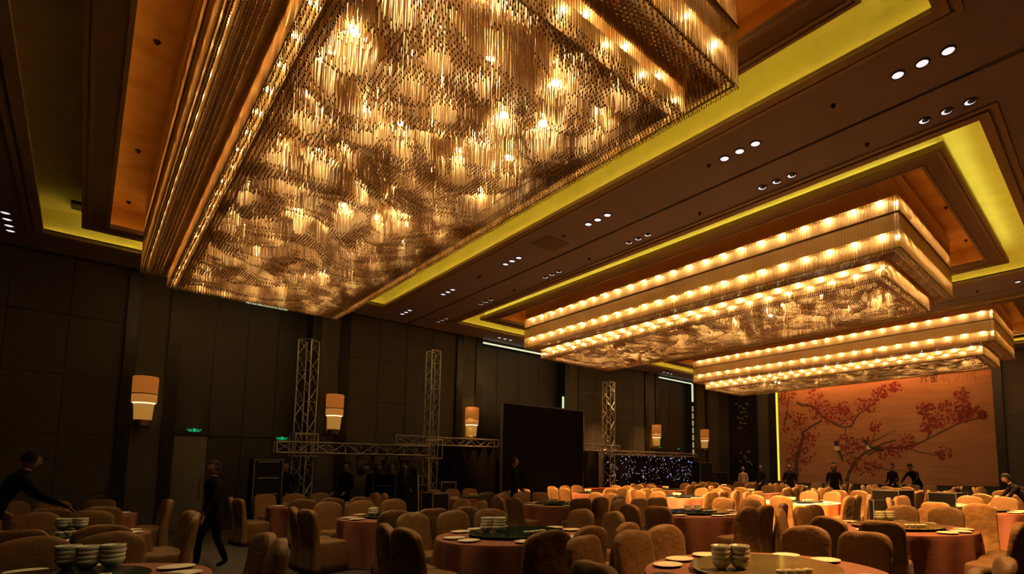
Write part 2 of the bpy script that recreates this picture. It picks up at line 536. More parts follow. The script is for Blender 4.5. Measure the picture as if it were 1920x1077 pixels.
struct(MB().box(XL - 0.2, XR + 0.2, YN - 0.2, YN, 0, H).build('wall_front', M_FABRIC), 'wall behind the camera')

# ================================================================== CHANDELIERS
HW, HL, INS = 2.0, 5.71, 0.40
ZB, ZO, ZT = 5.27, 5.59, 6.98
CHC = [2.59, 12.12, 21.68]
CYC = 8.345


def perim(hw, hl, step, off=0.0):
    pts = []
    for (x0, y0, x1, y1) in [(-hw, -hl, hw, -hl), (hw, -hl, hw, hl), (hw, hl, -hw, hl), (-hw, hl, -hw, -hl)]:
        L = math.hypot(x1 - x0, y1 - y0)
        n = int(L / step)
        for i in range(n):
            t = (i + 0.5 + off) / n
            pts.append((x0 + (x1 - x0) * t, y0 + (y1 - y0) * t))
    return np.array(pts)


def fbm(x, y, seed):
    return mnoise.fractal(Vector((x, y, seed)), 0.9, 2.1, 4)


def field():
    st = 0.042
    iw, il = HW - INS, HL - INS
    lamps = []
    rl = random.Random(5)
    ny, nx = 17, 5
    for j in range(ny):
        for i in range(nx):
            x = -iw + 0.42 + (i + (0.25 if j % 2 else -0.05)) * (2 * iw - 0.8) / (nx - 0.6) + rl.uniform(-0.12, 0.12)
            y = -il + 0.45 + j * (2 * il - 0.9) / (ny - 1) + rl.uniform(-0.15, 0.15)
            if abs(x) < iw - 0.25:
                lamps.append((x, y, rl.uniform(0.36, 0.43)))
    P, Z0, MK, SP = [], [], [], []
    x = -iw + 0.02
    row = 0
    L = np.array(lamps)
    while x < iw:
        y = -il + 0.02 + (0.5 * st if row % 2 else 0)
        while y < il:
            jx, jy = x + random.uniform(-.006, .006), y + random.uniform(-.006, .006)
            edge = min(iw - abs(x), il - abs(y))
            wx, wy = jx * 0.85 + 0.55 * mnoise.noise(Vector((jx * 1.1, jy * 0.9, 3.3))), jy * 1.0 + 0.75 * mnoise.noise(Vector((jx * 1.0, jy * 0.8, 9.1)))
            n = fbm(wx * 1.2, wy * 2.3, 2.0) + 0.20 * mnoise.noise(Vector((jx * 4.2, jy * 5.5, 1.7)))
            # cloud terraces: swirls hanging at four drop heights with sharp walls
            q = 0 if n < -0.16 else (1 if n < 0.08 else (2 if n < 0.34 else 3))
            h = (0.0, 0.04, 0.23, 0.30)[q] + 0.03 * mnoise.noise(Vector((jx * 1.5, jy * 1.5, 5.0)))
            h = max(0.0, h)
            d2 = np.min((L[:, 0] - jx) ** 2 + (L[:, 1] - jy) ** 2)
            if d2 < 0.13 ** 2:
                h = max(h, 0.34 - 1.2 * max(0, math.sqrt(d2) - 0.06))
            if edge < 0.14:
                SP.append((jx, jy))
                y += st
                continue
            if edge < 0.30:
                h = 0.0 if edge < 0.26 else h * 0.4
            if d2 > 0.05 ** 2:
                P.append((jx, jy))
                Z0.append(h)
                MK.append(q < 2 or edge < 0.3)
            y += st
        x += st
        row += 1
    return np.array(P), np.array(Z0), np.array(MK), lamps, np.array(SP)


FP, FZ, FM, LAMPS, SP = field()
PLATE = 0.52      # hanging plate of the field, above ZB
me_field = prism_mesh('rod_field', FP, FZ, np.full(len(FP), PLATE), 0.0070, M_ROD, tip=0.018, mask=FM)
o1 = ZO - ZB
o2 = ZT - ZB
c1, c2 = perim(HW, HL, 0.030), perim(HW - 0.03, HL - 0.03, 0.062, 0.25)
CP = np.concatenate([c1, c2])
zj = RNG.uniform(-0.006, 0.006, len(CP))
me_curtain = prism_mesh('rod_curtain', CP, o1 + zj, np.full(len(CP), o2), 0.0048, M_ROD, tip=0.02)
i1, i2 = perim(HW - INS, HL - INS, 0.030), perim(HW - INS - 0.03, HL - INS - 0.03, 0.062, 0.25)
IP = np.concatenate([i1, i2])
me_inner = prism_mesh('inner_rod_curtain', IP, RNG.uniform(-0.006, 0.006, len(IP)), np.full(len(IP), 0.50), 0.0048, M_ROD, tip=0.02)
rp = []
xx = -HW + 0.06
row = 0
while xx < HW - 0.05:
    yy = -HL + 0.06 + (0.022 if row % 2 else 0)
    while yy < HL - 0.05:
        if abs(xx) > HW - INS + 0.09 or abs(yy) > HL - INS + 0.09:
            rp.append((xx, yy))
        yy += 0.046
    xx += 0.046
    row += 1
RP = np.array(rp)
me_border = prism_mesh('rod_border', SP, np.zeros(len(SP)), np.full(len(SP), 0.10), 0.0062, M_ROD, tip=0.018)
me_ring = prism_mesh('rod_ring', RP, np.full(len(RP), o1 + 0.005), np.full(len(RP), o1 + 0.2), 0.0075, M_ROD, tip=0.025)


def fr_mesh(name, hw, hl, wd, z0, z1, m):
    b = MB()
    frame(b, -hw, hw, -hl, hl, wd, z0, z1)
    return b.mesh(name, m)


me_top = MB().box(-HW - 0.02, HW + 0.02, -HL - 0.02, HL + 0.02, o2, o2 + 0.05).mesh('top_plate', M_GOLDLEAF)
hb = HW - 0.12
hlb = HL - 0.12
me_side = fr_mesh('side_panel', hb - 0.02, hlb - 0.02, 0.02, o1 + 0.015, o2, M_PANEL)
me_ringplate = fr_mesh('ring_plate', HW - INS - 0.12, HL - INS - 0.12, 0.34, o1 + 0.2, o1 + 0.22, M_PANEL)
me_inside = fr_mesh('inner_side_panel', HW - INS - 0.14, HL - INS - 0.14, 0.02, 0.015, o1 + 0.2, M_PANEL)
me_plate = MB().box(-HW + INS, HW - INS, -HL + INS, HL - INS, PLATE, PLATE + 0.02).mesh('field_plate', M_PANEL)
rail_zs = [(6.28 - ZB, 0.022), (5.90 + 0.33 - ZB, 0.0)]
me_rail = fr_mesh('rail', HW - 0.045, HL - 0.045, 0.06, 6.275 - ZB, 6.295 - ZB, M_RAIL)
me_ledge1 = fr_mesh('lamp_ledge', HW - 0.125, HL - 0.125, 0.11, 6.60 - ZB, 6.612 - ZB, M_PANEL)
me_ledge2 = fr_mesh('lamp_ledge', HW - 0.125, HL - 0.125, 0.11, 5.945 - ZB, 5.957 - ZB, M_PANEL)
me_ledge3 = fr_mesh('lamp_ledge', HW - INS - 0.125, HL - INS - 0.125, 0.11, 0.318, 0.325, M_PANEL)
me_ledge4 = fr_mesh('lamp_ledge', HW - INS - 0.125, HL - INS - 0.125, 0.11, 0.184, 0.191, M_PANEL)
me_edge = fr_mesh('bottom_rail', HW - 0.045, HL - 0.045, 0.02, o1 + 0.03, o1 + 0.04, M_RAIL)
_bm = bmesh.new()
bmesh.ops.create_icosphere(_bm, subdivisions=1, radius=0.04)
lamp_me = []
for i in range(3):
    me = bpy.data.meshes.new('lamp_bulb')
    _bm.to_mesh(me)
    me.materials.append(bulb_mat(i))
    lamp_me.append(me)
_bm.free()
row_me = []
_bm = bmesh.new()
bmesh.ops.create_icosphere(_bm, subdivisions=2, radius=1.0)
for v in _bm.verts:
    if v.co.z > 0:
        v.co.z *= 0.25
for i in range(3):
    me = bpy.data.meshes.new('frosted_lamp')
    _bm.to_mesh(me)
    me.materials.append(mat('frosted_row_lamp_%d' % i, (1, 0.9, 0.7), 0.5, emit=(1.0, 0.66, 0.27), estr=ROWL[i]))
    row_me.append(me)
_bm.free()
row_spots = []
for (hw_, hl_, zz, off) in [(HW, HL, 6.592 - ZB, 0), (HW, HL, 5.937 - ZB, 0), (HW - INS, HL - INS, 0.312, 0), (HW - INS, HL - INS, 0.178, 0.5)]:
    for p in perim(hw_ - 0.082, hl_ - 0.082, 0.47, off):
        q = 0.032 if not off else 0.026
        row_spots.append((p[0], p[1], zz, (q, q, q * 0.8)))
CHL = ['huge tiered glass-rod chandelier nearest the camera, filling the upper left',
       'middle of the three tiered glass-rod chandeliers, with glowing lamp rows',
       'farthest tiered glass-rod chandelier, hanging before the blossom mural']
for i, cxx in enumerate(CHC):
    t = thing('chandelier', CHL[i], 'chandelier', (cxx, CYC, ZB), group='ballroom chandeliers')
    for nm, me in [('top_plate', me_top), ('side_panel', me_side), ('ring_plate', me_ringplate), ('inner_side_panel', me_inside), ('field_plate', me_plate),
                   ('rail', me_rail), ('lamp_ledge', me_ledge1), ('lamp_ledge', me_ledge2), ('lamp_ledge', me_ledge3), ('lamp_ledge', me_ledge4), ('bottom_rail', me_edge)]:
        link(nm, me, t)
    for nm, me in [('rod_curtain', me_curtain), ('inner_rod_curtain', me_inner), ('rod_ring', me_ring), ('rod_border', me_border), ('rod_field', me_field)]:
        link(nm, me, t)['kind'] = 'stuff'
    for p in LAMPS:
        link('lamp_bulb', lamp_me[i], t, p).scale = (1.2, 1.2, 0.8)
    for p in row_spots:
        link('frosted_lamp', row_me[i], t, p[:3]).scale = p[3]
    # suspension rods to the recess ceiling
    for sx in (-1.4, 1.4):
        for sy in (-4, 0, 4):
            MB().tube([(sx, sy, o2 + 0.05), (sx, sy, ZG - ZB)], 0.02, 6).build('suspension_rod', M_RAIL, t)

# ================================================================== DOWNLIGHTS
dl_ring = MB().lathe([(0.085, 0.0), (0.085, -0.012), (0.068, -0.014), (0.066, -0.004)], 20).mesh('trim_ring', M_DOWNTRIM, True)
dl_lens = MB().lathe([(0.066, -0.004), (0.05, -0.012), (0.0, -0.014)], 20).mesh('lens', M_DOWN, True)
GY = [1.43, 3.93, 7.09, 10.0, 13.07, 15.72]
GN = ['nearest', 'second', 'third', 'fourth', 'fifth', 'farthest']
POS3 = ['near', 'middle', 'far']


dl_baffle = MB().lathe([(0.0, -0.017), (0.046, -0.017), (0.05, -0.012)], 16).mesh('eyeball_baffle', M_DOWNTRIM, True)


def downlight(x, y, label, spot=None, group='recessed ceiling downlights', tilt=0.0, eyeball=False):
    t = thing('downlight', label, 'ceiling light', (x, y, H), group=group)
    link('trim_ring', dl_ring, t)
    link('lens', dl_lens, t)
    if eyeball:
        link('eyeball_baffle', dl_baffle, t, (-0.018, -0.022, 0))
    if spot:
        l = bpy.data.lights.new('downlight_beam', 'SPOT')
        l.energy = spot
        l.color = (1.0, 0.46, 0.12)
        l.spot_size = math.radians(72 if abs(tilt) < 0.3 and x < 8 else 50)
        l.spot_blend = 0.7
        l.shadow_soft_size = 0.06
        lo = bpy.data.objects.new('downlight_beam', l)
        COL.objects.link(lo)
        lo.parent = t
        lo.location = (0, 0, -0.03)
        lo.rotation_euler = (0, -tilt, 0)
    return t


COLX = [(6.82, 'left of first ceiling track', 0), (8.02, 'right of first ceiling track', 1), (16.92, 'left of second ceiling track', 2), (18.1, 'right of second ceiling track', 3)]
for x, nm, c in COLX:
    for g, yc in enumerate(GY):
        for k in range(3):
            spot, tilt = None, 0.0
            if k == 1 and c == 0 and g < 2:
                spot, tilt = [3600, 1800][g], [-0.12, 0.1][g]
            if k == 1 and c == 1:
                spot, tilt = [8000, 16000, 25000, 22000, 15000, 3000][g], 0.66
            if k == 1 and c in (2, 3):
                spot, tilt = [10000, 12500, 12500, 10000, 7000, 3000][g], (-0.2 if c == 2 else 0.35)
            downlight(x, yc + (k - 1) * 0.27, '%s of three downlights, %s cluster, %s' % (POS3[k], GN[g], nm), spot, tilt=tilt, eyeball=(c in (1, 3)))
for k, y in enumerate([14.97, 15.34, 15.72, 16.05]):
    downlight(-1.34, y, '%s of four downlights at far left ceiling edge' % ['nearest', 'second', 'third', 'farthest'][k], group='downlights left of the near tray')
for k, x in enumerate([10.65, 10.9, 11.15]):
    downlight(x, 16.35, '%s small downlight before the middle door recess' % ['left', 'central', 'right'][k], group='downlights by the door recess')
for k, x in enumerate([20.4, 20.7, 21.0]):
    downlight(x, 16.35, '%s small downlight before the far door recess' % ['left', 'central', 'right'][k], group='downlights by the door recess')

# ================================================================== SCONCES, STRIPS, SIGNS
sc_up = MB().lathe([(0.235, 0.78), (0.24, 1.18), (0.225, 1.2), (0.0, 1.2)], 24).mesh('upper_shade', M_SHADEUP, True)
sc_band = MB().lathe([(0.235, 0.57), (0.235, 0.775)], 24).mesh('band_shade', mat('sconce_band', (0.07, 0.035, 0.01), 0.6, emit=(1, 0.36, 0.06), estr=0.36), True)
sc_low = MB().lathe([(0.165, 0.16), (0.19, 0.54)], 24).mesh('lower_shade', M_SHADELOW, True)
sc_lamp = MB().lathe([(0.0, 0.525), (0.15, 0.53), (0.215, 0.555), (0.215, 0.575), (0.15, 0.60), (0.0, 0.605)], 20).mesh('lamp', M_SCONCELAMP, True)
sc_foot = MB().lathe([(0.0, 0.0), (0.12, 0.0), (0.13, 0.03), (0.15, 0.13), (0.165, 0.16), (0.0, 0.16)], 20).mesh('foot', M_BRASS, True)
sc_rim = MB().lathe([(0.242, 0.765), (0.248, 0.775), (0.242, 0.79)], 24).mesh('rim', M_BRASS, True)
sc_back = MB().box(-0.16, 0.16, 0.16, 0.28, 0.05, 1.15).mesh('back_plate', M_BRASS)
SCL = ['amber cylinder sconce on the left pilaster, above the pale door', 'amber sconce on the pilaster beside the first lighting tower', 'amber sconce just above the second lighting truss',
       'amber sconce on the pilaster behind the big black screen', 'amber sconce left of the far door recess, above the star curtain', 'amber sconce right of the far door recess']
for k, x in enumerate([0.97, 5.2, 9.78, 14.92, 20.16, 24.36]):
    t = thing('wall_sconce', SCL[k], 'wall lamp', (x, YB - 0.33, 2.62), group='amber wall sconces')
    for nm, me in [('upper_shade', sc_up), ('band_shade', sc_band), ('lower_shade', sc_low), ('lamp', sc_lamp), ('foot', sc_foot), ('rim', sc_rim), ('back_plate', sc_back)]:
        link(nm, me, t)

tag(MB().box(2.9, 3.9, YB - 0.02, YB + 0.03, 6.18, 6.21).build('light_strip', M_PORTAL), 'short white light strip over the left door recess', 'light strip')
tag(MB().box(10.3, 14.3, YB - 0.04, YB + 0.02, 6.34, 6.39).build('light_strip', M_PORTAL), 'greenish light strip over the middle door recess', 'light strip')
tag(MB().box(14.27, 14.33, YB - 0.055, YB - 0.002, 4.0, 4.7).build('light_strip', M_PORTAL), 'short upright white strip above the black screen', 'light strip')
tag(MB().box(20.7, 23.66, YB - 0.04, YB + 0.02, 6.34, 6.39).build('light_strip', M_PORTAL), 'greenish light strip over the far door recess', 'light strip')
t = thing('light_strip', 'tall upright dashed light strip at right of the far door recess', 'light strip', (23.7, YB - 0.02, 1.0))
MB().box(-0.035, 0.035, -0.03, 0.03, 4.35, 5.35).build('lit_segment', M_PORTAL, t)
for k in range(10):
    MB().box(-0.03, 0.03, -0.03, 0.03, 0.2 + k * 0.40, 0.2 + k * 0.40 + 0.30).build('dim_segment', mat('dim_led', (0.6, 0.6, 0.4), 0.4, emit=(0.7, 0.62, 0.3), estr=0.35 if k < 6 else 0.25), t)
for k, (x, z, lab) in enumerate([(2.04, 2.63, 'small green exit sign above the pale door'), (4.05, 2.5, 'small green exit sign left of the first lighting tower'), (21.3, 2.75, 'tiny green exit sign left in the far door recess'), (22.9, 2.72, 'tiny green exit sign right in the far door recess')]):
    t = thing('exit_sign', lab, 'exit sign', (x, YB + 0.40, z))
    sc = 1.0 if k < 2 else 0.7
    MB().box(-0.17 * sc, 0.17 * sc, 0, 0.05, -0.065 * sc, 0.075 * sc).build('housing', M_BLACKPLASTIC, t)
    m = MB()
    # running-figure mark, arrow and bars as in such signs
    for (a0, a1, b0, b1) in [(-0.145, -0.10, 0.0, 0.022), (-0.12, -0.07, -0.035, -0.015), (-0.075, -0.055, -0.045, 0.03), (-0.03, 0.035, -0.045, 0.04), (0.055, 0.075, -0.045, 0.03), (0.075, 0.12, -0.035, -0.015), (0.105, 0.15, 0.0, 0.022)]:
        m.box(a0 * sc, a1 * sc, -0.006, 0.0, b0 * sc, b1 * sc)
    m.build('lit_mark', M_EXIT, t)

# ================================================================== MURAL
mu = thing('mural', 'wide ochre wall mural of red plum blossom branches with two magpies', 'mural', (XR - 0.05, 8.45, 0.9))
MX = XR - 0.05


def MY(y, z, d=0.0):
    return (-0.012 - d, y - 8.45, z - 0.9)


MB().box(-0.01, 0.05, 3.73 - 8.45, 13.2 - 8.45, 0.0, H - 0.05 - 0.9).build('canvas', M_CANVAS, mu)
BR = {
    'trunk': ([(12.3, 1.0), (12.3, 1.46), (12.22, 2.14), (12.01, 2.8), (11.83, 3.31), (11.88, 3.52), (11.5, 3.71), (11.18, 3.89), (10.82, 4.07)], 0.13, 0.05),
    'l1': ([(12.14, 5.1), (11.88, 4.95), (11.41, 4.86), (11.1, 4.65), (10.86, 4.33), (10.52, 4.05), (10.09, 3.78), (9.76, 3.66), (9.43, 3.69), (9.23, 4.02), (9.03, 4.29), (8.75, 4.42), (8.43, 4.63), (8.24, 4.85), (8.05, 5.21), (7.91, 5.52)], 0.085, 0.02),
    'l2': ([(11.3, 4.82), (11.11, 4.6), (11.12, 4.3), (11.28, 4.1)], 0.05, 0.03),
    'l3': ([(9.94, 3.77), (9.65, 4.0), (9.36, 4.12)], 0.04, 0.015),
    'l4': ([(9.69, 3.61), (9.68, 3.22), (9.68, 2.63)], 0.03, 0.012),
    'l5': ([(9.75, 1.0), (9.61, 1.48), (9.32, 1.95), (8.98, 2.28), (8.52, 2.55), (8.08, 2.77), (7.47, 2.94)], 0.09, 0.03),
    'l6': ([(8.71, 2.28), (8.44, 2.41), (8.09, 2.54)], 0.05, 0.02),
    'l7': ([(8.51, 2.88), (8.15, 3.06), (7.8, 3.23), (7.41, 3.44)], 0.035, 0.012),
    'l8': ([(8.46, 2.93), (8.36, 3.3), (8.28, 3.62)], 0.03, 0.01),
    'l9': ([(12.9, 3.9), (12.77, 4.36), (12.65, 4.83), (12.57, 5.41)], 0.05, 0.02),
    'r1': ([(8.6, 2.6), (8.18, 2.62), (7.28, 2.57), (6.73, 2.68), (6.18, 2.94), (5.55, 3.29), (4.95, 3.58), (4.37, 3.7), (3.9, 3.82)], 0.06, 0.02),
    'r2': ([(4.95, 3.58), (4.83, 4.01), (4.78, 4.57), (4.81, 5.04)], 0.035, 0.012),
    'r3': ([(6.18, 2.94), (6.05, 3.5), (6.14, 3.87), (6.22, 4.23)], 0.035, 0.012),
    'r4': ([(7.06, 2.57), (6.42, 2.33), (5.62, 2.13)], 0.035, 0.012),
    'r5': ([(8.93, 1.88), (8.0, 1.62), (7.11, 1.5)], 0.035, 0.012)}
rr = random.Random(3)
for nm, (pl, r0, r1) in BR.items():
    m = MB()
    # flat painted ribbon with wavering edges
    fine = []
    for i in range(len(pl) - 1):
        for s in range(4):
            t0 = s / 4
            fine.append((pl[i][0] + (pl[i + 1][0] - pl[i][0]) * t0 + rr.uniform(-.015, .015), pl[i][1] + (pl[i + 1][1] - pl[i][1]) * t0 + rr.uniform(-.015, .015)))
    fine.append(pl[-1])
    L = len(fine)
    for i in range(L):
        a = fine[max(0, i - 1)]; b = fine[min(L - 1, i + 1)]
        dx, dz = b[0] - a[0], b[1] - a[1]
        ln = math.hypot(dx, dz) or 1
        wdt = (r0 + (r1 - r0) * i / (L - 1)) * rr.uniform(0.75, 1.2)
        m.v.append(MY(fine[i][0] - dz / ln * wdt, fine[i][1] + dx / ln * wdt, 0.004))
        m.v.append(MY(fine[i][0] + dz / ln * wdt, fine[i][1] - dx / ln * wdt, 0.004))
    for i in range(L - 1):
        m.f.append((2 * i, 2 * i + 1, 2 * i + 3, 2 * i + 2))
    m.build('branch', M_BARK, mu)
CL = [(12.62, 5.45, 0.41), (12.46, 4.01, 0.53), (11.13, 5.31, 0.41), (11.21, 4.63, 0.41), (12.02, 4.13, 0.41), (10.66, 4.58, 0.41), (10.35, 4.29, 0.41), (9.81, 4.65, 0.29), (9.58, 4.1, 0.35), (11.74, 2.45, 0.53), (12.21, 2.74, 0.47), (12.39, 1.9, 0.41), (9.63, 2.92, 0.41), (9.4, 2.4, 0.47), (9.82, 4.52, 0.29), (8.93, 4.7, 0.29), (8.45, 4.61, 0.29), (8.11, 5.14, 0.29), (7.71, 5.28, 0.29), (7.37, 5.37, 0.24), (8.3, 3.63, 0.24), (6.08, 4.22, 0.26), (6.28, 4.28, 0.24), (6.05, 3.62, 0.35), (5.73, 3.72, 0.29), (5.44, 4.33, 0.24), (4.82, 4.81, 0.26), (4.81, 4.39, 0.26), (4.77, 4.07, 0.29), (4.7, 3.88, 0.26), (4.45, 3.98, 0.29), (4.12, 3.88, 0.15), (5.13, 3.8, 0.26), (6.2, 3.39, 0.24), (8.89, 2.77, 0.35), (7.04, 2.83, 0.35), (7.5, 2.48, 0.29), (9.18, 1.75, 0.41), (5.61, 2.32, 0.29), (7.96, 2.37, 0.29), (11.48, 3.4, 0.41), (8.46, 1.62, 0.35)]
m = MB()
for (y, z, r) in CL:
    for k in range(int(20 + r * 60)):
        a, d = rr.uniform(0, 2 * PI), r * math.sqrt(rr.random()) * 1.15
        s = rr.uniform(0.03, 0.08)
        py, pz = y + math.cos(a) * d, z + math.sin(a) * d
        ph = rr.uniform(0, 6)
        pts = []
        for q in range(10):
            rad = s * (1.0 if q % 2 == 0 else 0.62)
            pts.append(MY(py + rad * math.cos(ph + q * PI / 5), pz + rad * math.sin(ph + q * PI / 5), 0.006 + 0.0015 * (k % 4)))
        m.poly(pts)
m.build('blossoms', M_BLOSSOM, mu)['kind'] = 'stuff'


def bird(pts_black, pts_white, nm):
    m = MB()
    m.poly([MY(y, z, 0.016) for y, z in pts_black])
    b = m.build(nm, M_INK, mu)
    m = MB()
    m.poly([MY(y, z, 0.018) for y, z in pts_white])
    m.build('white_breast', M_BIRDWHITE, b)


bird([(10.28, 2.98), (10.16, 3.04), (10.06, 2.95), (10.05, 2.78), (10.0, 2.6), (9.92, 2.3), (9.84, 2.0), (9.92, 1.98), (10.06, 2.35), (10.2, 2.55), (10.25, 2.75)], [(10.28, 2.76), (10.05, 2.74), (10.0, 2.58), (10.12, 2.5), (10.28, 2.58)], 'magpie')
bird([(8.93, 2.98), (8.8, 3.02), (8.7, 2.94), (8.65, 2.8), (8.5, 2.66), (8.25, 2.58), (7.98, 2.52), (8.0, 2.44), (8.35, 2.46), (8.6, 2.55), (8.75, 2.7)], [(8.72, 2.78), (8.62, 2.66), (8.58, 2.56), (8.68, 2.52), (8.78, 2.62)], 'magpie')
ww = thing('added_mural_light', 'added slim orange light brightening the blossom mural from above', 'light strip', (25.75, 8.45, H - 0.04))  # added lamp, no known fitting: brightens the upper mural
MB().box(-0.04, 0.04, -4.3, 4.3, 0.0, 0.04).build('housing', M_DOWNTRIM, ww)
MB().box(-0.03, 0.03, -4.25, 4.25, -0.012, 0.0).build('lens', mat('added_mural_glow', (1, 0.6, 0.3), 0.4, emit=(1.0, 0.33, 0.07), estr=150.0), ww)
# calligraphy: two large characters and fourteen columns of small ones (brush strokes)
m = MB()


def stroke(y0, z0, y1, z1, wd):
    dy, dz = y1 - y0, z1 - z0
    ln = math.hypot(dy, dz) or 1
    ny, nz = -dz / ln * wd / 2, dy / ln * wd / 2
    m.poly([MY(y0 + ny, z0 + nz, 0.01), MY(y0 - ny, z0 - nz, 0.01), MY(y1 - ny * 0.5, z1 - nz * 0.5, 0.01), MY(y1 + ny * 0.5, z1 + nz * 0.5, 0.01)])


cy0, cz0 = 6.17, 5.62     # character like a lidded stem with two feet
for s in [(0.16, 0.07, -0.16, 0.09, 0.05), (0.02, 0.18, 0.0, 0.09, 0.05), (0.08, 0.02, 0.15, -0.15, 0.05), (-0.04, 0.02, -0.07, -0.16, 0.06), (-0.1, 0.12, -0.2, 0.13, 0.03)]:
    stroke(cy0 + s[0], cz0 + s[1], cy0 + s[2], cz0 + s[3], s[4])
cy0, cz0 = 5.80, 5.64     # dense boxed character
for s in [(0.12, 0.2, -0.12, 0.2, 0.045), (0.12, 0.2, 0.12, 0.0, 0.045), (-0.12, 0.2, -0.12, 0.0, 0.045), (0.12, 0.1, -0.12, 0.1, 0.04), (0.14, 0.0, -0.14, 0.0, 0.05), (0.0, 0.2, 0.0, -0.18, 0.05), (0.11, -0.08, -0.11, -0.08, 0.045), (0.13, -0.17, -0.13, -0.17, 0.055)]:
    stroke(cy0 + s[0], cz0 + s[1], cy0 + s[2], cz0 + s[3], s[4])
m.build('large_calligraphy', M_INK, mu)
m = MB()
for c in range(14):
    yy = 5.52 - c * 0.095
    nn = [3, 5, 4, 6, 3, 3, 5, 4, 4, 4, 5, 4, 4, 6][c]
    for r_ in range(nn):
        zz = 5.74 - r_ * 0.075
        stroke(yy + 0.022, zz, yy - 0.022, zz, 0.014)
        stroke(yy + rr.uniform(-.01, .01), zz + 0.02, yy + rr.uniform(-.015, .015), zz - 0.022, 0.014)
        stroke(yy + 0.02, zz - 0.02, yy - 0.018, zz - 0.018, 0.012)
m.build('small_calligraphy', M_INK, mu)

# ================================================================== TABLES AND CHAIRS
TABLES = {}
cxs = {0: -0.15, 1: 4.0, 2: 8.4, 3: 13.05, 4: 17.5, 5: 22.0}
cys = {0: 2.3, 1: 5.85, 2: 9.75, 3: 13.75}
for k in range(6):
    for j in range(4):
        if (k, j) == (0, 0):
            continue
        TABLES[(k, j)] = [cxs[k], cys[j]]
TABLES[(1, 0)] = [4.08, 2.22]
TABLES[(1, 1)] = [4.05, 5.72]
TABLES[(1, 2)] = [4.1, 9.4]
TABLES[(0, 1)] = [-0.15, 5.65]
TABLES[(0, 2)] = [-0.25, 9.65]
TABLES[(2, 0)] = [8.45, 2.45]
TABLES[(2, 1)] = [8.5, 6.0]
TABLES[(2, 2)] = [8.3, 9.9]
TABLES[(3, 1)] = [13.1, 6.1]
LANE = ['nearest lane', 'second lane', 'third lane', 'rear lane']
TN = ['leftmost table', 'second table', 'third table', 'fourth table', 'fifth table', 'farthest right table']
TR = 1.0


def cover_meshes(seed):
    r = random.Random(seed)
    ph = [r.uniform(0, 6) for _ in range(4)]
    # backrest cover: rounded slab from floor to top, leaning back
    rings = []
    k = 22
    lv = [(0.02 + 0.78 * i / 9, 1.0, 0.0) for i in range(9)]
    for i in range(8):
        f = (i / 7) * 1.47
        lv.append((0.80 + 0.19 * math.sin(f) ** (2 / 2.9), max(0.05, math.cos(f)) ** (2 / 2.9), i / 7))
    for (z, fw, u) in lv:
        hw = 0.262 * fw + 0.035 * max(0, (0.45 - z))
        th = 0.055 * (1 - 0.55 * u ** 3) + 0.05 * max(0, (0.45 - z))
        yc = -0.235 - 0.09 * max(0, z - 0.45) / 0.55
        ring = []
        for j in range(k):
            a = 2 * PI * j / k
            ca, sa = math.cos(a), math.sin(a)
            e = 0.5
            px = hw * math.copysign(abs(ca) ** e, ca)
            py = th * math.copysign(abs(sa) ** e, sa)
            fold = 0.017 * math.sin(5 * px / 0.25 * 2.2 + ph[0]) * (1.1 - z) + 0.010 * math.sin(9 * z + 8 * px + ph[1])
            py += fold * (1 if sa < 0 else 0.5) * (0 if u > 0.9 else 1)
            ring.append((px, yc + py, z + (0.008 * math.sin(px * 14 + ph[2]) if u > 0.2 else 0)))
        rings.append(ring)
    back = MB().rings(rings).mesh('back_cover', M_CHAIR, True)
    rings = []
    k = 28
    for (z, s, fl) in [(0.015, 1.10, 1.0), (0.16, 1.06, 0.7), (0.32, 1.02, 0.35), (0.435, 1.0, 0.05), (0.465, 0.96, 0), (0.478, 0.85, 0), (0.482, 0.45, 0)]:
        ring = []
        for j in range(k):
            a = 2 * PI * j / k
            ca, sa = math.cos(a), math.sin(a)
            e = 0.35
            px = 0.235 * s * math.copysign(abs(ca) ** e, ca)
            py = 0.225 * s * math.copysign(abs(sa) ** e, sa)
            f = 1 + 0.035 * fl * math.sin(7 * a + ph[3])
            ring.append((px * f, min(0.02 + py * f, 0.02 + 0.26), z))
        rings.append(ring)
    seat = MB().rings(rings).mesh('seat_cover', M_CHAIR, True)
    return back, seat


COVERS = [cover_meshes(s) for s in range(5)]


def cloth_mesh(seed, m_top, m_skirt):
    r = random.Random(seed)
    k = 120
    n1, n2 = r.choice([13, 15, 17]), r.choice([7, 9])
    p1, p2 = r.uniform(0, 6), r.uniform(0, 6)
    rings = []
    for (z, f) in [(0.752, 0.0), (0.735, 0.0), (0.66, 0.25), (0.45, 0.6), (0.2, 0.85), (0.012, 1.0)]:
        ring = []
        for j in range(k):
            a = 2 * PI * j / k
            wv = 0.5 * math.sin(n1 * a + p1) + 0.5 * math.sin(n2 * a + p2 + 0.6 * math.sin(3 * a))
            rad = TR + (0.004 if z < 0.75 else 0) + 0.11 * f * (wv - 0.1)
            rad = min(rad, TR + 0.07)
            ring.append((rad * math.cos(a), rad * math.sin(a), z))
        rings.append(ring)
    skirt = MB().rings(rings[::-1], cap0=False, cap1=False).mesh('cloth_skirt', m_skirt, True)
    top = MB().lathe([(TR - 0.004, 0.738), (TR - 0.002, 0.75), (TR - 0.02, 0.7535), (0.5, 0.755), (0.0, 0.755)], 96).mesh('cloth_top', m_top, False)
    return top, skirt


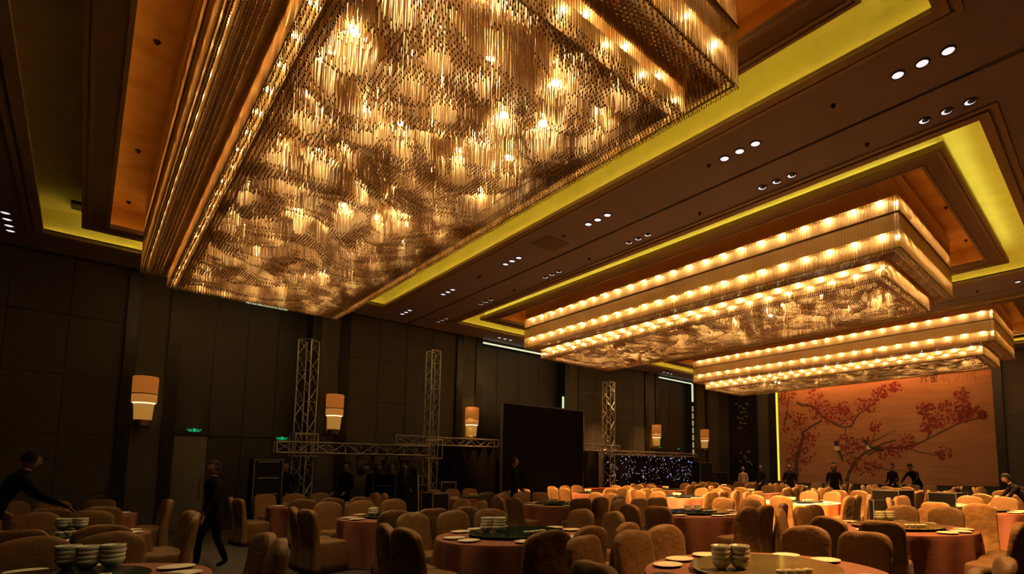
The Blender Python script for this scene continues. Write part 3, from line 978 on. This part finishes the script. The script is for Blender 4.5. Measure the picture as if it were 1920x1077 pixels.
CLOTHS = [cloth_mesh(s, M_CLOTH, M_CLOTH) for s in range(3)]
CLOTH_W = cloth_mesh(9, M_WHITECLOTH, M_ORANGECLOTH)
me_plate_d = MB().lathe([(0.0, 0.0), (0.07, 0.0), (0.075, 0.006), (0.128, 0.019), (0.130, 0.022), (0.126, 0.023), (0.078, 0.011), (0.0, 0.009)], 28).mesh('plate', M_PLATE, True)
me_turn = MB().lathe([(0.0, 0.028), (0.60, 0.028), (0.612, 0.034), (0.612, 0.042), (0.60, 0.046), (0.0, 0.046)], 64).mesh('glass_disc', M_TURN)
me_turng = MB().lathe([(0.0, 0.028), (0.60, 0.028), (0.612, 0.034), (0.612, 0.042), (0.60, 0.046), (0.0, 0.046)], 64).mesh('glass_disc', M_TURNGOLD)
me_turnb = MB().lathe([(0.0, 0.0), (0.16, 0.0), (0.16, 0.012), (0.10, 0.028), (0.0, 0.028)], 24).mesh('bearing', M_BRASS)
# fluted bowl
bv = MB()
pr = [(0.030, 0.0), (0.032, 0.010), (0.045, 0.016), (0.062, 0.040), (0.070, 0.070), (0.066, 0.070), (0.058, 0.042), (0.04, 0.020), (0.0, 0.016)]
k = 28
for r_, z in pr:
    for j in range(k):
        a = 2 * PI * j / k
        f = 1 + 0.018 * math.cos(14 * a) * (1 if z > 0.012 else 0)
        bv.v.append((r_ * f * math.cos(a), r_ * f * math.sin(a), z))
for i in range(len(pr) - 1):
    for j in range(k):
        a0 = i * k + j; a1 = i * k + (j + 1) % k
        bv.f.append((a0, a1, a1 + k, a0 + k))
bv.f.append(tuple(range(k))[::-1])
me_bowl = bv.mesh('bowl', M_BOWL, True)
# small teacup group items
me_cup = MB().lathe([(0.02, 0.0), (0.022, 0.006), (0.034, 0.03), (0.038, 0.05), (0.035, 0.05), (0.03, 0.03), (0.0, 0.008)], 16).mesh('teacup', M_BOWL, True)
me_nap = MB().lathe([(0.035, 0.0), (0.03, 0.05), (0.055, 0.12), (0.03, 0.2), (0.0, 0.22)], 10).mesh('folded_napkin', M_WHITECLOTH, True)

SIDES = [('Y', 3), ('X', 2), ('y', 3), ('x', 2)]
SNAME = {'Y': 'sconce-wall side', 'y': 'camera-wall side', 'x': 'left-end side', 'X': 'mural side'}
N3 = ['left', 'middle', 'right']
N2 = ['left', 'right']
rc = random.Random(21)
for (k, j), (tx, ty) in TABLES.items():
    where = '%s, %s' % (LANE[j], TN[k] if j else (TN[k - 1] if k < 5 else TN[5]))
    far = math.hypot(tx, ty)
    white = (k, j) == (3, 1)
    t = thing('banquet_table', ('round banquet table with white top over orange cloth, %s' if white else 'round banquet table under terracotta cloth, %s') % where, 'table', (tx, ty, 0), rc.uniform(0, 6), 'round banquet tables')
    tm, sm = CLOTH_W if white else CLOTHS[(k + 2 * j) % 3]
    link('cloth_top', tm, t)
    link('cloth_skirt', sm, t)
    gold = (k, j) in ((1, 0), (2, 0))
    tt = thing('turntable', ('%s glass turntable on the table at %s') % ('gold patterned' if gold else 'dark green', where), 'turntable', (tx, ty, 0.755), 0, 'glass turntables')
    link('bearing', me_turnb, tt)
    link('glass_disc', me_turng if gold else me_turn, tt)
    zt = 0.755 + 0.046
    # bowl stacks toward the camera-left part of the turntable
    ca = math.atan2(ty, tx) + PI       # direction to the camera
    spots = [(ca - 0.62, 0.42), (ca - 0.28, 0.46)] if far > 7 or k == 1 else [(ca - 0.25, 0.40), (ca + 0.10, 0.36)]
    spots = {(1, 0): [(2.76, 0.43), (2.95, 0.29)], (1, 1): [(2.65, 0.38), (2.86, 0.23)], (0, 1): [(1.30, 0.50), (0.95, 0.42), (0.68, 0.50)],
             (2, 0): [(0.80, 0.46), (0.48, 0.50)], (0, 2): [(1.24, 0.46), (0.86, 0.46)], (2, 1): [(-2.96, 0.44), (-2.55, 0.36)], (1, 2): [(-3.03, 0.50), (2.9, 0.42)]}.get((k, j), spots)
    nst = 4 if far < 8 else (3 if far < 12 else 2)
    for s, (an, rad) in enumerate(spots):
        bx, by = tx + rad * math.cos(an), ty + rad * math.sin(an)
        for q in range(nst):
            sc = 1.15 if far < 10 else 1.0
            b = link('bowl', me_bowl, None, (bx + rc.uniform(-.004, .004), by + rc.uniform(-.004, .004), zt + q * 0.031 * sc), rc.uniform(0, 6))
            b.scale = (sc, sc, sc)
            lvl = 'top' if q == nst - 1 else ('bottom' if q == 0 else ('second' if q == 1 else 'third'))
            tag(b, '%s celadon bowl of %s stack at %s' % (lvl, ['left', 'right', 'rightmost'][s], where), 'bowl', 'bowl stacks on the turntables')
    if far < 15:
        for q in range(4):
            an = ca - 0.05 + q * 0.16
            c = link('teacup', me_cup, None, (tx + 0.48 * math.cos(an + 0.3), ty + 0.48 * math.sin(an + 0.3), zt), 0)
            tag(c, '%s small teacup beside the bowls at %s' % (ORD[q], where), 'cup', 'teacups on the turntables')
    # chairs and plates
    for sd, n in SIDES:
        for q in range(n):
            off = (q - (n - 1) / 2) * (0.53 if n == 3 else 0.56)
            if sd == 'Y': px, py, rz = off - 0.14, 1.10 + 0.03 * abs(q - 1), PI
            if sd == 'y': px, py, rz = off - 0.14, -1.22 - 0.03 * abs(q - 1), 0
            if sd == 'X': px, py, rz = 1.14, off, PI / 2
            if sd == 'x': px, py, rz = -1.30, off, -PI / 2
            toe = math.atan2(off, 2.4)
            rz2 = rz + (toe if sd in ('y', 'X') else -toe) + rc.uniform(-0.06, 0.06)
            nm = (N3 if n == 3 else N2)[q if sd in ('Y', 'x') else n - 1 - q] if sd in ('Y', 'y') else N2[1 - q]
            if sd == 'y':
                nm = N3[q]
            which = '%s of %s on %s' % (nm, 'three' if n == 3 else 'two', SNAME[sd])
            c = thing('banquet_chair', 'covered chair, %s, %s' % (which, where), 'chair', (tx + px + rc.uniform(-.03, .03), ty + py + rc.uniform(-.03, .03), 0), rz2, 'covered banquet chairs')
            bm_, sm_ = COVERS[rc.randrange(5)]
            link('back_cover', bm_, c)
            link('seat_cover', sm_, c)
            if far < 18:
                d = math.hypot(px, py)
                p = link('plate', me_plate_d, None, (tx + px / d * 0.81, ty + py / d * 0.81, 0.7553), 0)
                tag(p, 'plate before %s chair on %s, %s' % (nm, SNAME[sd], where), 'plate', 'dinner plates')

# ================================================================== STAGE EQUIPMENT
unit_tube = MB().tube([(0, 0, 0), (0, 0, 1)], 1.0, 6).mesh('brace', M_TRUSS, True)


def bar(name, a, b, r, parent):
    a, b = Vector(a), Vector(b)
    d = b - a
    o = link(name, unit_tube, parent)
    q = d.to_track_quat('Z', 'Y')
    o.rotation_mode = 'QUATERNION'
    o.rotation_quaternion = q
    o.location = a
    o.scale = (r, r, d.length)
    return o


def truss(name, label, loc, length, wd, vertical, rz=0.0, bay=0.42):
    t = thing(name, label, 'truss', loc, rz, 'aluminium lighting trusses')
    h = wd / 2

    def P(s, a, b):
        return (a, b, s) if vertical else (s, a, b)
    for a in (-h, h):
        for b in (-h, h):
            bar('chord', P(0, a, b), P(length, a, b), 0.022, t)
    n = max(1, round(length / bay))
    st = length / n
    for i in range(n):
        s0, s1 = i * st, (i + 1) * st
        if i % 2:
            s0, s1 = s1, s0
        bar('brace', P(s0, -h, -h), P(s1, h, -h), 0.011, t)
        bar('brace', P(s0, h, h), P(s1, -h, h), 0.011, t)
        bar('brace', P(s0, -h, h), P(s1, -h, -h), 0.011, t)
        bar('brace', P(s0, h, -h), P(s1, h, h), 0.011, t)
        if i % 2 == 0:
            bar('brace', P(s0, -h, -h), P(s0, h, -h), 0.011, t)
            bar('brace', P(s0, -h, -h), P(s0, -h, h), 0.011, t)
    for s in (0, length):
        for (p, q) in [((-h, -h), (h, -h)), ((h, -h), (h, h)), ((h, h), (-h, h)), ((-h, h), (-h, -h))]:
            bar('end_frame', P(s, *p), P(s, *q), 0.02, t)
    return t


YS = 15.9
truss('truss_tower', 'tall aluminium truss tower at left, beside a sconce', (4.22, YS, 0.0), 5.15, 0.36, True, 0.75)
truss('truss_tower', 'tall narrow truss tower left of the big black screen', (7.86, YS, 0.0), 5.45, 0.32, True, 0.12)
truss('truss_tower', 'truss tower rising behind the star curtain', (15.98, YS, 0.0), 5.4, 0.40, True, 0.3)
truss('lighting_truss', 'long horizontal truss carrying the moving head lamps', (3.46, YS - 0.45, 2.17), 4.1, 0.28, False)
truss('lighting_truss', 'upper horizontal truss above the black drape', (6.85, YS + 0.42, 2.53), 3.75, 0.26, False)
truss('lighting_truss', 'short horizontal truss at the right of the screen', (14.6, YS + 0.42, 2.53), 2.4, 0.26, False)
truss('lighting_truss', 'thin horizontal truss over the blue star curtain', (15.75, YS - 0.1, 2.32), 6.5, 0.16, False, bay=0.6)
for nm, x, lab in [('corner_block', 4.22, 'square sleeve block on the left truss tower'), ('corner_block', 7.86, 'square sleeve block on the second truss tower')]:
    t = thing(nm, lab, 'truss', (x, YS, 1.95), 0.0)
    for a in (-0.27, 0.27):
        for b in (-0.27, 0.27):
            bar('post', (a, b, 0), (a, b, 0.6), 0.022, t)
            bar('rung', (a, -0.27, 0.0 if b < 0 else 0.6), (a, 0.27, 0.0 if b < 0 else 0.6), 0.022, t)
            bar('rung', (-0.27, a, 0.0 if b < 0 else 0.6), (0.27, a, 0.0 if b < 0 else 0.6), 0.022, t)

# moving head lamps
mh_base = MB().box(-0.16, 0.16, -0.13, 0.13, -0.13, -0.02).box(-0.05, 0.05, -0.03, 0.03, -0.02, 0.06).mesh('base', M_BLACKPLASTIC)
mh_yoke = MB().box(-0.17, -0.13, -0.05, 0.05, -0.42, -0.13).box(0.13, 0.17, -0.05, 0.05, -0.42, -0.13).mesh('yoke', M_BLACKPLASTIC)
mh_head = MB().lathe([(0.0, -0.2), (0.08, -0.2), (0.115, -0.12), (0.12, 0.1), (0.10, 0.14), (0.0, 0.14)], 16).mesh('head', M_BLACKPLASTIC, True)
mh_lens = MB().lathe([(0.0, -0.206), (0.06, -0.204), (0.075, -0.2)], 16).mesh('lens', M_LENS, True)
mx = [5.65, 6.05, 6.42, 6.8, 7.15]
for k, x in enumerate(mx):
    t = thing('moving_head_lamp', 'black moving head lamp hanging from the truss, %s from left' % ORD[k], 'stage light', (x, YS - 0.45, 2.0), 0, 'hanging moving head lamps')
    link('base', mh_base, t); link('yoke', mh_yoke, t)
    h = link('head', mh_head, t, (0, 0, -0.40))
    h.rotation_euler = ([0.9, 0.3, 0.0, 0.15, 0.4][k], [0.3, -0.2, 0, 0.1, -0.3][k], 0)
    link('lens', mh_lens, h)
for k, x in enumerate([5.3, 5.75, 6.2, 6.65, 7.1, 7.4]):
    t = thing('stage_lamp', 'round black par lamp inside the truss, %s from left' % ORD[k], 'stage light', (x, YS - 0.45, 2.14), 0, 'par lamps behind the truss')
    o = MB().lathe([(0.0, -0.14), (0.06, -0.14), (0.11, -0.05), (0.12, 0.1), (0.0, 0.1)], 16).build('can', M_BLACKPLASTIC, t, True)
    o.rotation_euler.x = 1.2
    MB().box(-0.13, -0.115, -0.02, 0.02, -0.02, 0.17).box(0.115, 0.13, -0.02, 0.02, -0.02, 0.17).box(-0.13, 0.13, -0.02, 0.02, 0.16, 0.175).build('bracket', M_BLACKPLASTIC, t)


def drape(name, label, x0, x1, y, z1, folds, depth, m=M_BLACK, cat='drape'):
    mb = MB()
    n = int((x1 - x0) * folds * 6)
    fr_, bk = [], []
    for i in range(n + 1):
        x = x0 + (x1 - x0) * i / n
        yy = y + depth * math.sin(2 * PI * i / 6) + 0.3 * depth * math.sin(i * 0.37)
        fr_.append((x, yy)); bk.append((x, yy + 0.02))
    for (x, yy) in fr_: mb.v += [(x, yy, 0.01), (x, yy, z1)]
    for (x, yy) in bk: mb.v += [(x, yy, 0.01), (x, yy, z1)]
    o = 2 * (n + 1)
    for i in range(n):
        a = 2 * i
        mb.f.append((a, a + 2, a + 3, a + 1))
        mb.f.append((o + a, o + a + 1, o + a + 3, o + a + 2))
        mb.f.append((a + 1, a + 3, o + a + 3, o + a + 1))
    return tag(mb.build(name, m, None, True), label, cat)


drape('black_drape', 'black drape hanging under the upper truss', 8.06, 10.5, YS + 0.3, 2.36, 2.5, 0.03)
drape('black_drape', 'narrow black drape between the screen and star curtain', 14.62, 15.6, YS + 0.2, 2.36, 2.5, 0.03)
st = drape('star_curtain', 'black star curtain dotted with blue and white lights', 15.7, 22.25, YS, 2.28, 2.0, 0.035, cat='curtain')
rs = random.Random(17)
mb_, mw_ = MB(), MB()


def octa(mb, c, r):
    n = len(mb.v)
    x, y, z = c
    mb.v += [(x - r, y, z), (x + r, y, z), (x, y - r, z), (x, y + r, z), (x, y, z - r), (x, y, z + r)]
    for a in (0, 1):
        for b in (2, 3):
            for c_ in (4, 5):
                mb.f.append((n + a, n + b, n + c_) if (a + b + c_) % 2 else (n + a, n + c_, n + b))


for q in range(200):
    x, z = rs.uniform(15.8, 22.1), rs.uniform(1.0, 2.22)
    octa(mw_, (x, YS - 0.065, z), rs.choice([0.012, 0.016, 0.02]))
for (x, z) in [(15.85, 1.9), (19.0, 2.2), (20.2, 2.12), (21.7, 1.98), (21.9, 1.95), (18.9, 1.62), (21.2, 1.55), (18.2, 1.25), (20.0, 1.25), (17.0, 2.05), (18.3, 1.7), (20.9, 2.05)]:
    octa(mb_, (x, YS - 0.07, z), 0.035)
mb_.build('blue_lights', M_STARB, st)['kind'] = 'stuff'
mw_.build('white_lights', M_STARW, st)['kind'] = 'stuff'

t = thing('projection_screen', 'big black screen standing in the middle of the wall', 'screen', (12.5, YS, 0.0))
MB().box(-1.93, 1.93, -0.04, 0.02, 0.9, 3.98).build('panel', M_BLACK, t)
MB().box(-1.98, 1.98, -0.05, 0.04, 3.98, 4.03).box(-1.98, -1.93, -0.05, 0.04, 0, 3.98).box(1.93, 1.98, -0.05, 0.04, 0, 3.98).build('frame', M_BLACKPLASTIC, t)
MB().box(-1.9, 1.9, -0.03, 0.02, 0.02, 0.9).build('skirt', M_BLACK, t)
for s in (-1.7, 1.7):
    MB().box(s - 0.03, s + 0.03, -0.5, 0.5, 0, 0.05).build('foot', M_BLACKPLASTIC, t)


def flight_case(label, loc, sx, sy, sz, rz=0.0, name='flight_case', shelves=0):
    t = thing(name, label, 'case', loc, rz, 'black equipment cases')
    MB().box(-sx / 2, sx / 2, -sy / 2, sy / 2, 0.06, sz).build('body', M_CASE, t)
    m = MB()
    e = 0.018
    for z in (0.06, sz - e):
        m.box(-sx / 2 - .004, sx / 2 + .004, -sy / 2 - .004, -sy / 2 + e, z, z + e + .003)
        m.box(-sx / 2 - .004, sx / 2 + .004, sy / 2 - e, sy / 2 + .004, z, z + e + .003)
    for a in (-1, 1):
        for b in (-1, 1):
            m.box(a * sx / 2 - e / 2, a * sx / 2 + e / 2, b * sy / 2 - e / 2, b * sy / 2 + e / 2, 0.06, sz)
    m.build('edge_rails', M_TRUSS, t)
    for q in range(shelves):
        z = sz * (0.3 + 0.22 * q)
        MB().box(-sx / 2 + 0.08, sx / 2 - 0.08, -sy / 2 - 0.02, -sy / 2, z, z + 0.03).build('rail', M_TRUSS, t)
    for a in (-1, 1):
        for b in (-1, 1):
            MB().lathe([(0.0, 0), (0.03, 0.0), (0.03, 0.05), (0.0, 0.06)], 10).build('caster', M_BLACKPLASTIC, t, loc=(a * (sx / 2 - 0.06), b * (sy / 2 - 0.06), 0))
    return t


flight_case('equipment rack with silver rails below the moving head lamps', (6.45, YS + 0.3, 0), 0.66, 0.55, 1.46, shelves=3)
flight_case('tall dark case stack left of the first truss tower', (3.35, YS - 0.15, 0), 0.62, 0.6, 1.85, shelves=4)
flight_case('black loudspeaker case right of the star curtain', (22.9, YS, 0), 1.1, 0.6, 1.95)
flight_case('low black case beside the far wall corner', (24.3, YS, 0), 1.3, 0.6, 1.45)
flight_case('black equipment case right of the second truss tower base', (8.3, YS - 0.2, 0), 0.5, 0.5, 1.2, shelves=1)
# leaning ladder
t = thing('step_ladder', 'slim metal ladder leaning by the second truss tower', 'ladder', (7.42, YS - 0.55, 0), 0.0)
for s in (-0.03, 0.34):
    bar('stile', (s - 0.1, 0, 0), (s + 0.16, 0.75, 1.95), 0.022, t)
for q in range(6):
    u = (q + 1) / 7
    bar('rung', (-0.13 + 0.26 * u, 0.75 * u, 1.95 * u), (0.24 + 0.26 * u, 0.75 * u, 1.95 * u), 0.014, t)
tag(MB().box(14.4, 19.2, YS - 0.55, YS - 0.15, 0.0, 0.8).box(14.4, 19.2, YS - 0.57, YS - 0.13, 0.8, 0.84).build('stage_riser', M_RED), 'low red stage riser in front of the star curtain', 'stage')
# black monitors / cases among the far right tables
flight_case('black equipment case between the far right tables', (15.3, 4.5, 0), 0.8, 0.6, 1.05, 1.2)
flight_case('black wide case among the right chairs near the mural', (15.35, 3.25, 0), 0.7, 0.45, 1.02, 1.2)
flight_case('small black trolley case behind the gold chairs at right', (12.6, 3.95, 0), 0.5, 0.42, 0.92, 0.5, shelves=1)
flight_case('slim black case standing among the middle chairs at left', (5.9, 11.6, 0), 0.5, 0.35, 1.05, 0.3)

# ================================================================== PEOPLE


def person(label, loc, rz, height=1.72, pose='stand', top=M_SUIT, bottom=M_SUIT, hairm=M_HAIR, cap=False, long_hair=False):
    """one continuous skinned figure; faces +Y locally"""
    s = height / 1.72
    V, E, Rr = [], [], []

    def add(p, r, par=None):
        V.append(tuple(c * s for c in p)); Rr.append(r * s)
        if par is not None:
            E.append((par, len(V) - 1))
        return len(V) - 1
    bend = {'stand': 0.0, 'walk': 0.06, 'bend': 0.75, 'lean': 0.5, 'sit': 0.12}[pose]
    hz = 0.46 if pose == 'sit' else 0.93
    hy = -0.12 if pose in ('bend', 'lean') else 0.0

    def tor(d, x=0.0, f=0.0):     # point up the spine, d metres above hips, tilted forward
        return (x, hy + d * math.sin(bend) + f * math.cos(bend), hz + d * math.cos(bend) - f * math.sin(bend))
    hip = add((0, hy, hz), 0.145)
    wst = add(tor(0.18), 0.125, hip)
    cst = add(tor(0.36), 0.145, wst)
    shl = add(tor(0.48), 0.11, cst)
    nk = add(tor(0.56), 0.055, shl)
    look = bend * 0.65
    nkp = tor(0.56)
    hb_ = (0, nkp[1] + 0.07 * math.sin(look), nkp[2] + 0.07 * math.cos(look))
    hd0 = add(hb_, 0.062, nk)
    for sd in (-1, 1):
        if pose == 'sit':
            kn = (sd * 0.11, 0.42, 0.48); an = (sd * 0.11, 0.42, 0.08); toe = (sd * 0.12, 0.56, 0.035)
        elif pose == 'walk':
            f = 0.18 * sd
            kn = (sd * 0.09, 0.5 * f + 0.06, 0.5); an = (sd * 0.085, f - 0.02, 0.085); toe = (sd * 0.095, f + 0.13, 0.035)
        else:
            kn = (sd * 0.10, hy * 0.3 + 0.02, 0.5); an = (sd * 0.10, -0.02, 0.085); toe = (sd * 0.12, 0.13, 0.035)
        hj = add((sd * 0.095, hy, hz - 0.05), 0.10, hip)
        mid = add(tuple((a + b) / 2 for a, b in zip((sd * 0.095, hy, hz - 0.05), kn)), 0.085, hj)
        k_ = add(kn, 0.063, mid)
        cf = add(tuple(a * 0.65 + b * 0.35 for a, b in zip(kn, an)), 0.058, k_)
        a_ = add(an, 0.042, cf)
        add(toe, 0.036, a_)
        # arm
        sh = tor(0.47, sd * 0.175)
        if pose in ('bend', 'lean'):
            el = (sd * 0.25, sh[1] + 0.17, sh[2] - 0.22)
            wr_ = (sd * 0.20, sh[1] + 0.38, max(0.84, sh[2] - 0.36))
        elif pose == 'sit':
            el = (sd * 0.24, sh[1] + 0.06, sh[2] - 0.26); wr_ = (sd * 0.13, sh[1] + 0.27, sh[2] - 0.24)
        elif pose == 'walk':
            el = (sd * 0.235, sh[1] - 0.10 * sd, sh[2] - 0.26); wr_ = (sd * 0.24, sh[1] - 0.10 * sd + 0.10, sh[2] - 0.46)
        else:
            el = (sd * 0.23, sh[1] - 0.02, sh[2] - 0.28); wr_ = (sd * 0.21, sh[1] + 0.16, sh[2] - 0.40)
        s_ = add(sh, 0.068, shl)
        up_ = add(tuple((a + b) / 2 for a, b in zip(sh, el)), 0.052, s_)
        e_ = add(el, 0.044, up_)
        fa = add(tuple(a * 0.55 + b * 0.45 for a, b in zip(el, wr_)), 0.040, e_)
        w_ = add(wr_, 0.028, fa)
        d = (Vector(wr_) - Vector(el)).normalized()
        side = d.cross(Vector((0, 0, 1))); side = side.normalized() if side.length > 0.1 else Vector((1, 0, 0))
        pm = Vector(wr_) + d * 0.075
        p_ = add(tuple(pm), 0.030, w_)
        dn = Vector((0, 0, -1))
        for q, ln in enumerate((0.070, 0.080, 0.075, 0.058)):
            b0 = pm + side * ((q - 1.5) * 0.021) + d * 0.02
            f1 = add(tuple(b0 + d * 0.018), 0.0095, p_)
            f2 = add(tuple(b0 + d * (0.018 + ln * 0.5) + dn * 0.008), 0.009, f1)
            add(tuple(b0 + d * (0.018 + ln * 0.85) + dn * 0.028), 0.008, f2)
        th0 = Vector(wr_) + d * 0.04 + side * (-0.034 * sd)
        t1 = add(tuple(th0), 0.011, w_)
        add(tuple(th0 + d * 0.045 + side * (-0.018 * sd) + dn * 0.01), 0.0095, t1)
    me = bpy.data.meshes.new('body')
    me.from_pydata(V, E, [])
    ob = bpy.data.objects.new('body', me)
    COL.objects.link(ob)
    sk = ob.modifiers.new('skin', 'SKIN')
    sk.use_smooth_shade = True
    for i, v in enumerate(me.skin_vertices[0].data):
        v.radius = (Rr[i], Rr[i])
        v.use_root = (i == 0)
    # flatter torso
    for i, f in ((0, 0.78), (1, 0.72), (2, 0.72), (3, 0.7)):
        me.skin_vertices[0].data[i].radius = (Rr[i] * 1.18, Rr[i] * f)
    sb = ob.modifiers.new('sub', 'SUBSURF')
    sb.levels = 1
    dg = bpy.context.evaluated_depsgraph_get()
    dg.update()
    nm = bpy.data.meshes.new_from_object(ob.evaluated_get(dg))
    bpy.data.objects.remove(ob)
    # head: shaped sphere with brow, nose, chin and ears, joined to the neck
    bm = bmesh.new()
    bm.from_mesh(nm)
    hc = Vector((0, hb_[1] * s + 0.11 * s * math.sin(look), hb_[2] * s + 0.11 * s * math.cos(look)))
    rot = Matrix.Rotation(-look, 4, 'X')
    nv0 = len(bm.verts)
    ret = bmesh.ops.create_uvsphere(bm, u_segments=20, v_segments=14, radius=1.0)
    for v in ret['verts']:
        p = v.co.copy()
        q = Vector((p.x * 0.076, p.y * 0.096, p.z * 0.118))
        if p.z < -0.3:
            q.x *= 1 + 0.35 * (p.z + 0.3)
            if p.y > 0:
                q.y *= 0.97
        if p.y > 0.75 and abs(p.x) < 0.28 and -0.35 < p.z < 0.12:      # nose
            q.y += 0.020 * (1 - abs(p.x) / 0.28) * (1.0 - abs(p.z + 0.14) / 0.3)
        if p.y > 0.6 and 0.15 < abs(p.x) < 0.55 and 0.0 < p.z < 0.22:   # eye sockets
            q.y -= 0.008
        if p.y > 0.75 and abs(p.x) < 0.3 and -0.62 < p.z < -0.5:        # mouth
            q.y -= 0.005
        if abs(p.x) > 0.9 and abs(p.z) < 0.28 and abs(p.y) < 0.3:        # ears
            q.x *= 1.16
        v.co = hc + (rot @ (q * s))
    bm.to_mesh(nm)
    bm.free()
    nm.materials.clear()
    for m_ in (top, bottom, M_SKIN):
        nm.materials.append(m_)
    hands = [Vector(V[i]) for i in range(len(V)) if Rr[i] < 0.0125 * s or abs(Rr[i] - 0.030 * s) < 1e-6]
    for p in nm.polygons:
        c = p.center
        p.use_smooth = True
        if (c - hc).length < 0.15 * s and c.z > hc.z - 0.16 * s:
            p.material_index = 2
        elif any((c - h_).length < 0.028 * s for h_ in hands):
            p.material_index = 2
        elif c.z < (0.95 * s if pose != 'sit' else 0.55 * s):
            p.material_index = 1
    nm.name = 'body'
    t = thing('person', label, 'person', loc, rz, 'people in dark clothes' if top is M_SUIT else None)
    link('body', nm, t)
    # hair / cap
    bm = bmesh.new()
    ret = bmesh.ops.create_uvsphere(bm, u_segments=20, v_segments=14, radius=1.0)
    rh = random.Random(int(loc[0] * 100))
    dele = []
    for v in ret['verts']:
        p = v.co.copy()
        q = Vector((p.x * 0.086, p.y * 0.106 - 0.008, p.z * 0.124 + 0.008)) * (1 + 0.03 * rh.random())
        if long_hair and p.y < 0.2 and p.z < 0:
            q.z -= 0.10 * (-p.z)
            q.x *= 1.1
        v.co = hc + (rot @ (q * s))
        if (p.y > 0.35 and p.z < 0.35) or (p.z < -0.45 and not long_hair) or (p.z < -0.9):
            dele.append(v)
    bmesh.ops.delete(bm, geom=dele, context='VERTS')
    hm = bpy.data.meshes.new('hair')
    bm.to_mesh(hm)
    bm.free()
    hm.materials.append(hairm)
    hm.polygons.foreach_set('use_smooth', [True] * len(hm.polygons))
    link('hair', hm, t)
    if cap:
        mb = MB()
        mb.rings([[tuple(hc + (rot @ (Vector((0.07 * math.cos(a), 0.085 + 0.075 * abs(math.sin(a)), 0.055 + dz)) * s))) for a in [PI * q / 10 for q in range(11)]] for dz in (0, 0.012)])
        mb.build('cap_peak', hairm, t)
    # eyes
    for sd in (-1, 1):
        c = hc + (rot @ (Vector((sd * 0.031, 0.083, 0.012)) * s))
        mb = MB()
        octa(mb, tuple(c), 0.009 * s)
        mb.build('eye', M_HAIR, t)
    return t


person('person in dark clothes and cap leaning over a table at far left', (-0.72, 11.5, 0), -1.35, 1.88, 'lean', cap=True)
person('person in black walking the aisle in front of the pale door', (1.6, 10.8, 0), 1.9, 1.68, 'walk')
person('person in black beside the left truss tower', (3.74, 15.5, 0), 2.4, 1.74, 'stand')
person('person in black under the leftmost moving head lamp', (5.22, 15.5, 0), 2.0, 1.74, 'stand')
person('person in black beside the silver-railed equipment rack', (6.78, 15.5, 0), -2.0, 1.80, 'stand')
person('person in black standing before the big black screen', (8.22, 11.75, 0), -2.2, 1.86, 'stand')
person('person in pale pink clothes before the dark glass panel', (24.86, 14.6, 0), 2.0, 1.66, 'stand', M_PINK, M_PINK, M_BIRDWHITE)
person('person in black at the mural wall left edge', (22.0, 11.98, 0), 1.2, 1.78, 'stand')
person('person in black left of the blossom mural', (19.8, 9.55, 0), 2.2, 1.78, 'stand')
person('person in black with bushy hair before the left magpie', (18.9, 7.46, 0), 2.0, 1.78, 'stand', long_hair=True)
person('person in black standing small before the mural centre', (24.2, 7.1, 0), 1.2, 1.78, 'stand')
person('person in black bending over a table before the mural', (24.0, 6.16, 0), 1.3, 1.95, 'bend')
person('person in black bending among the chairs at far right', (15.1, 1.7, 0), 0.4, 1.6, 'bend')
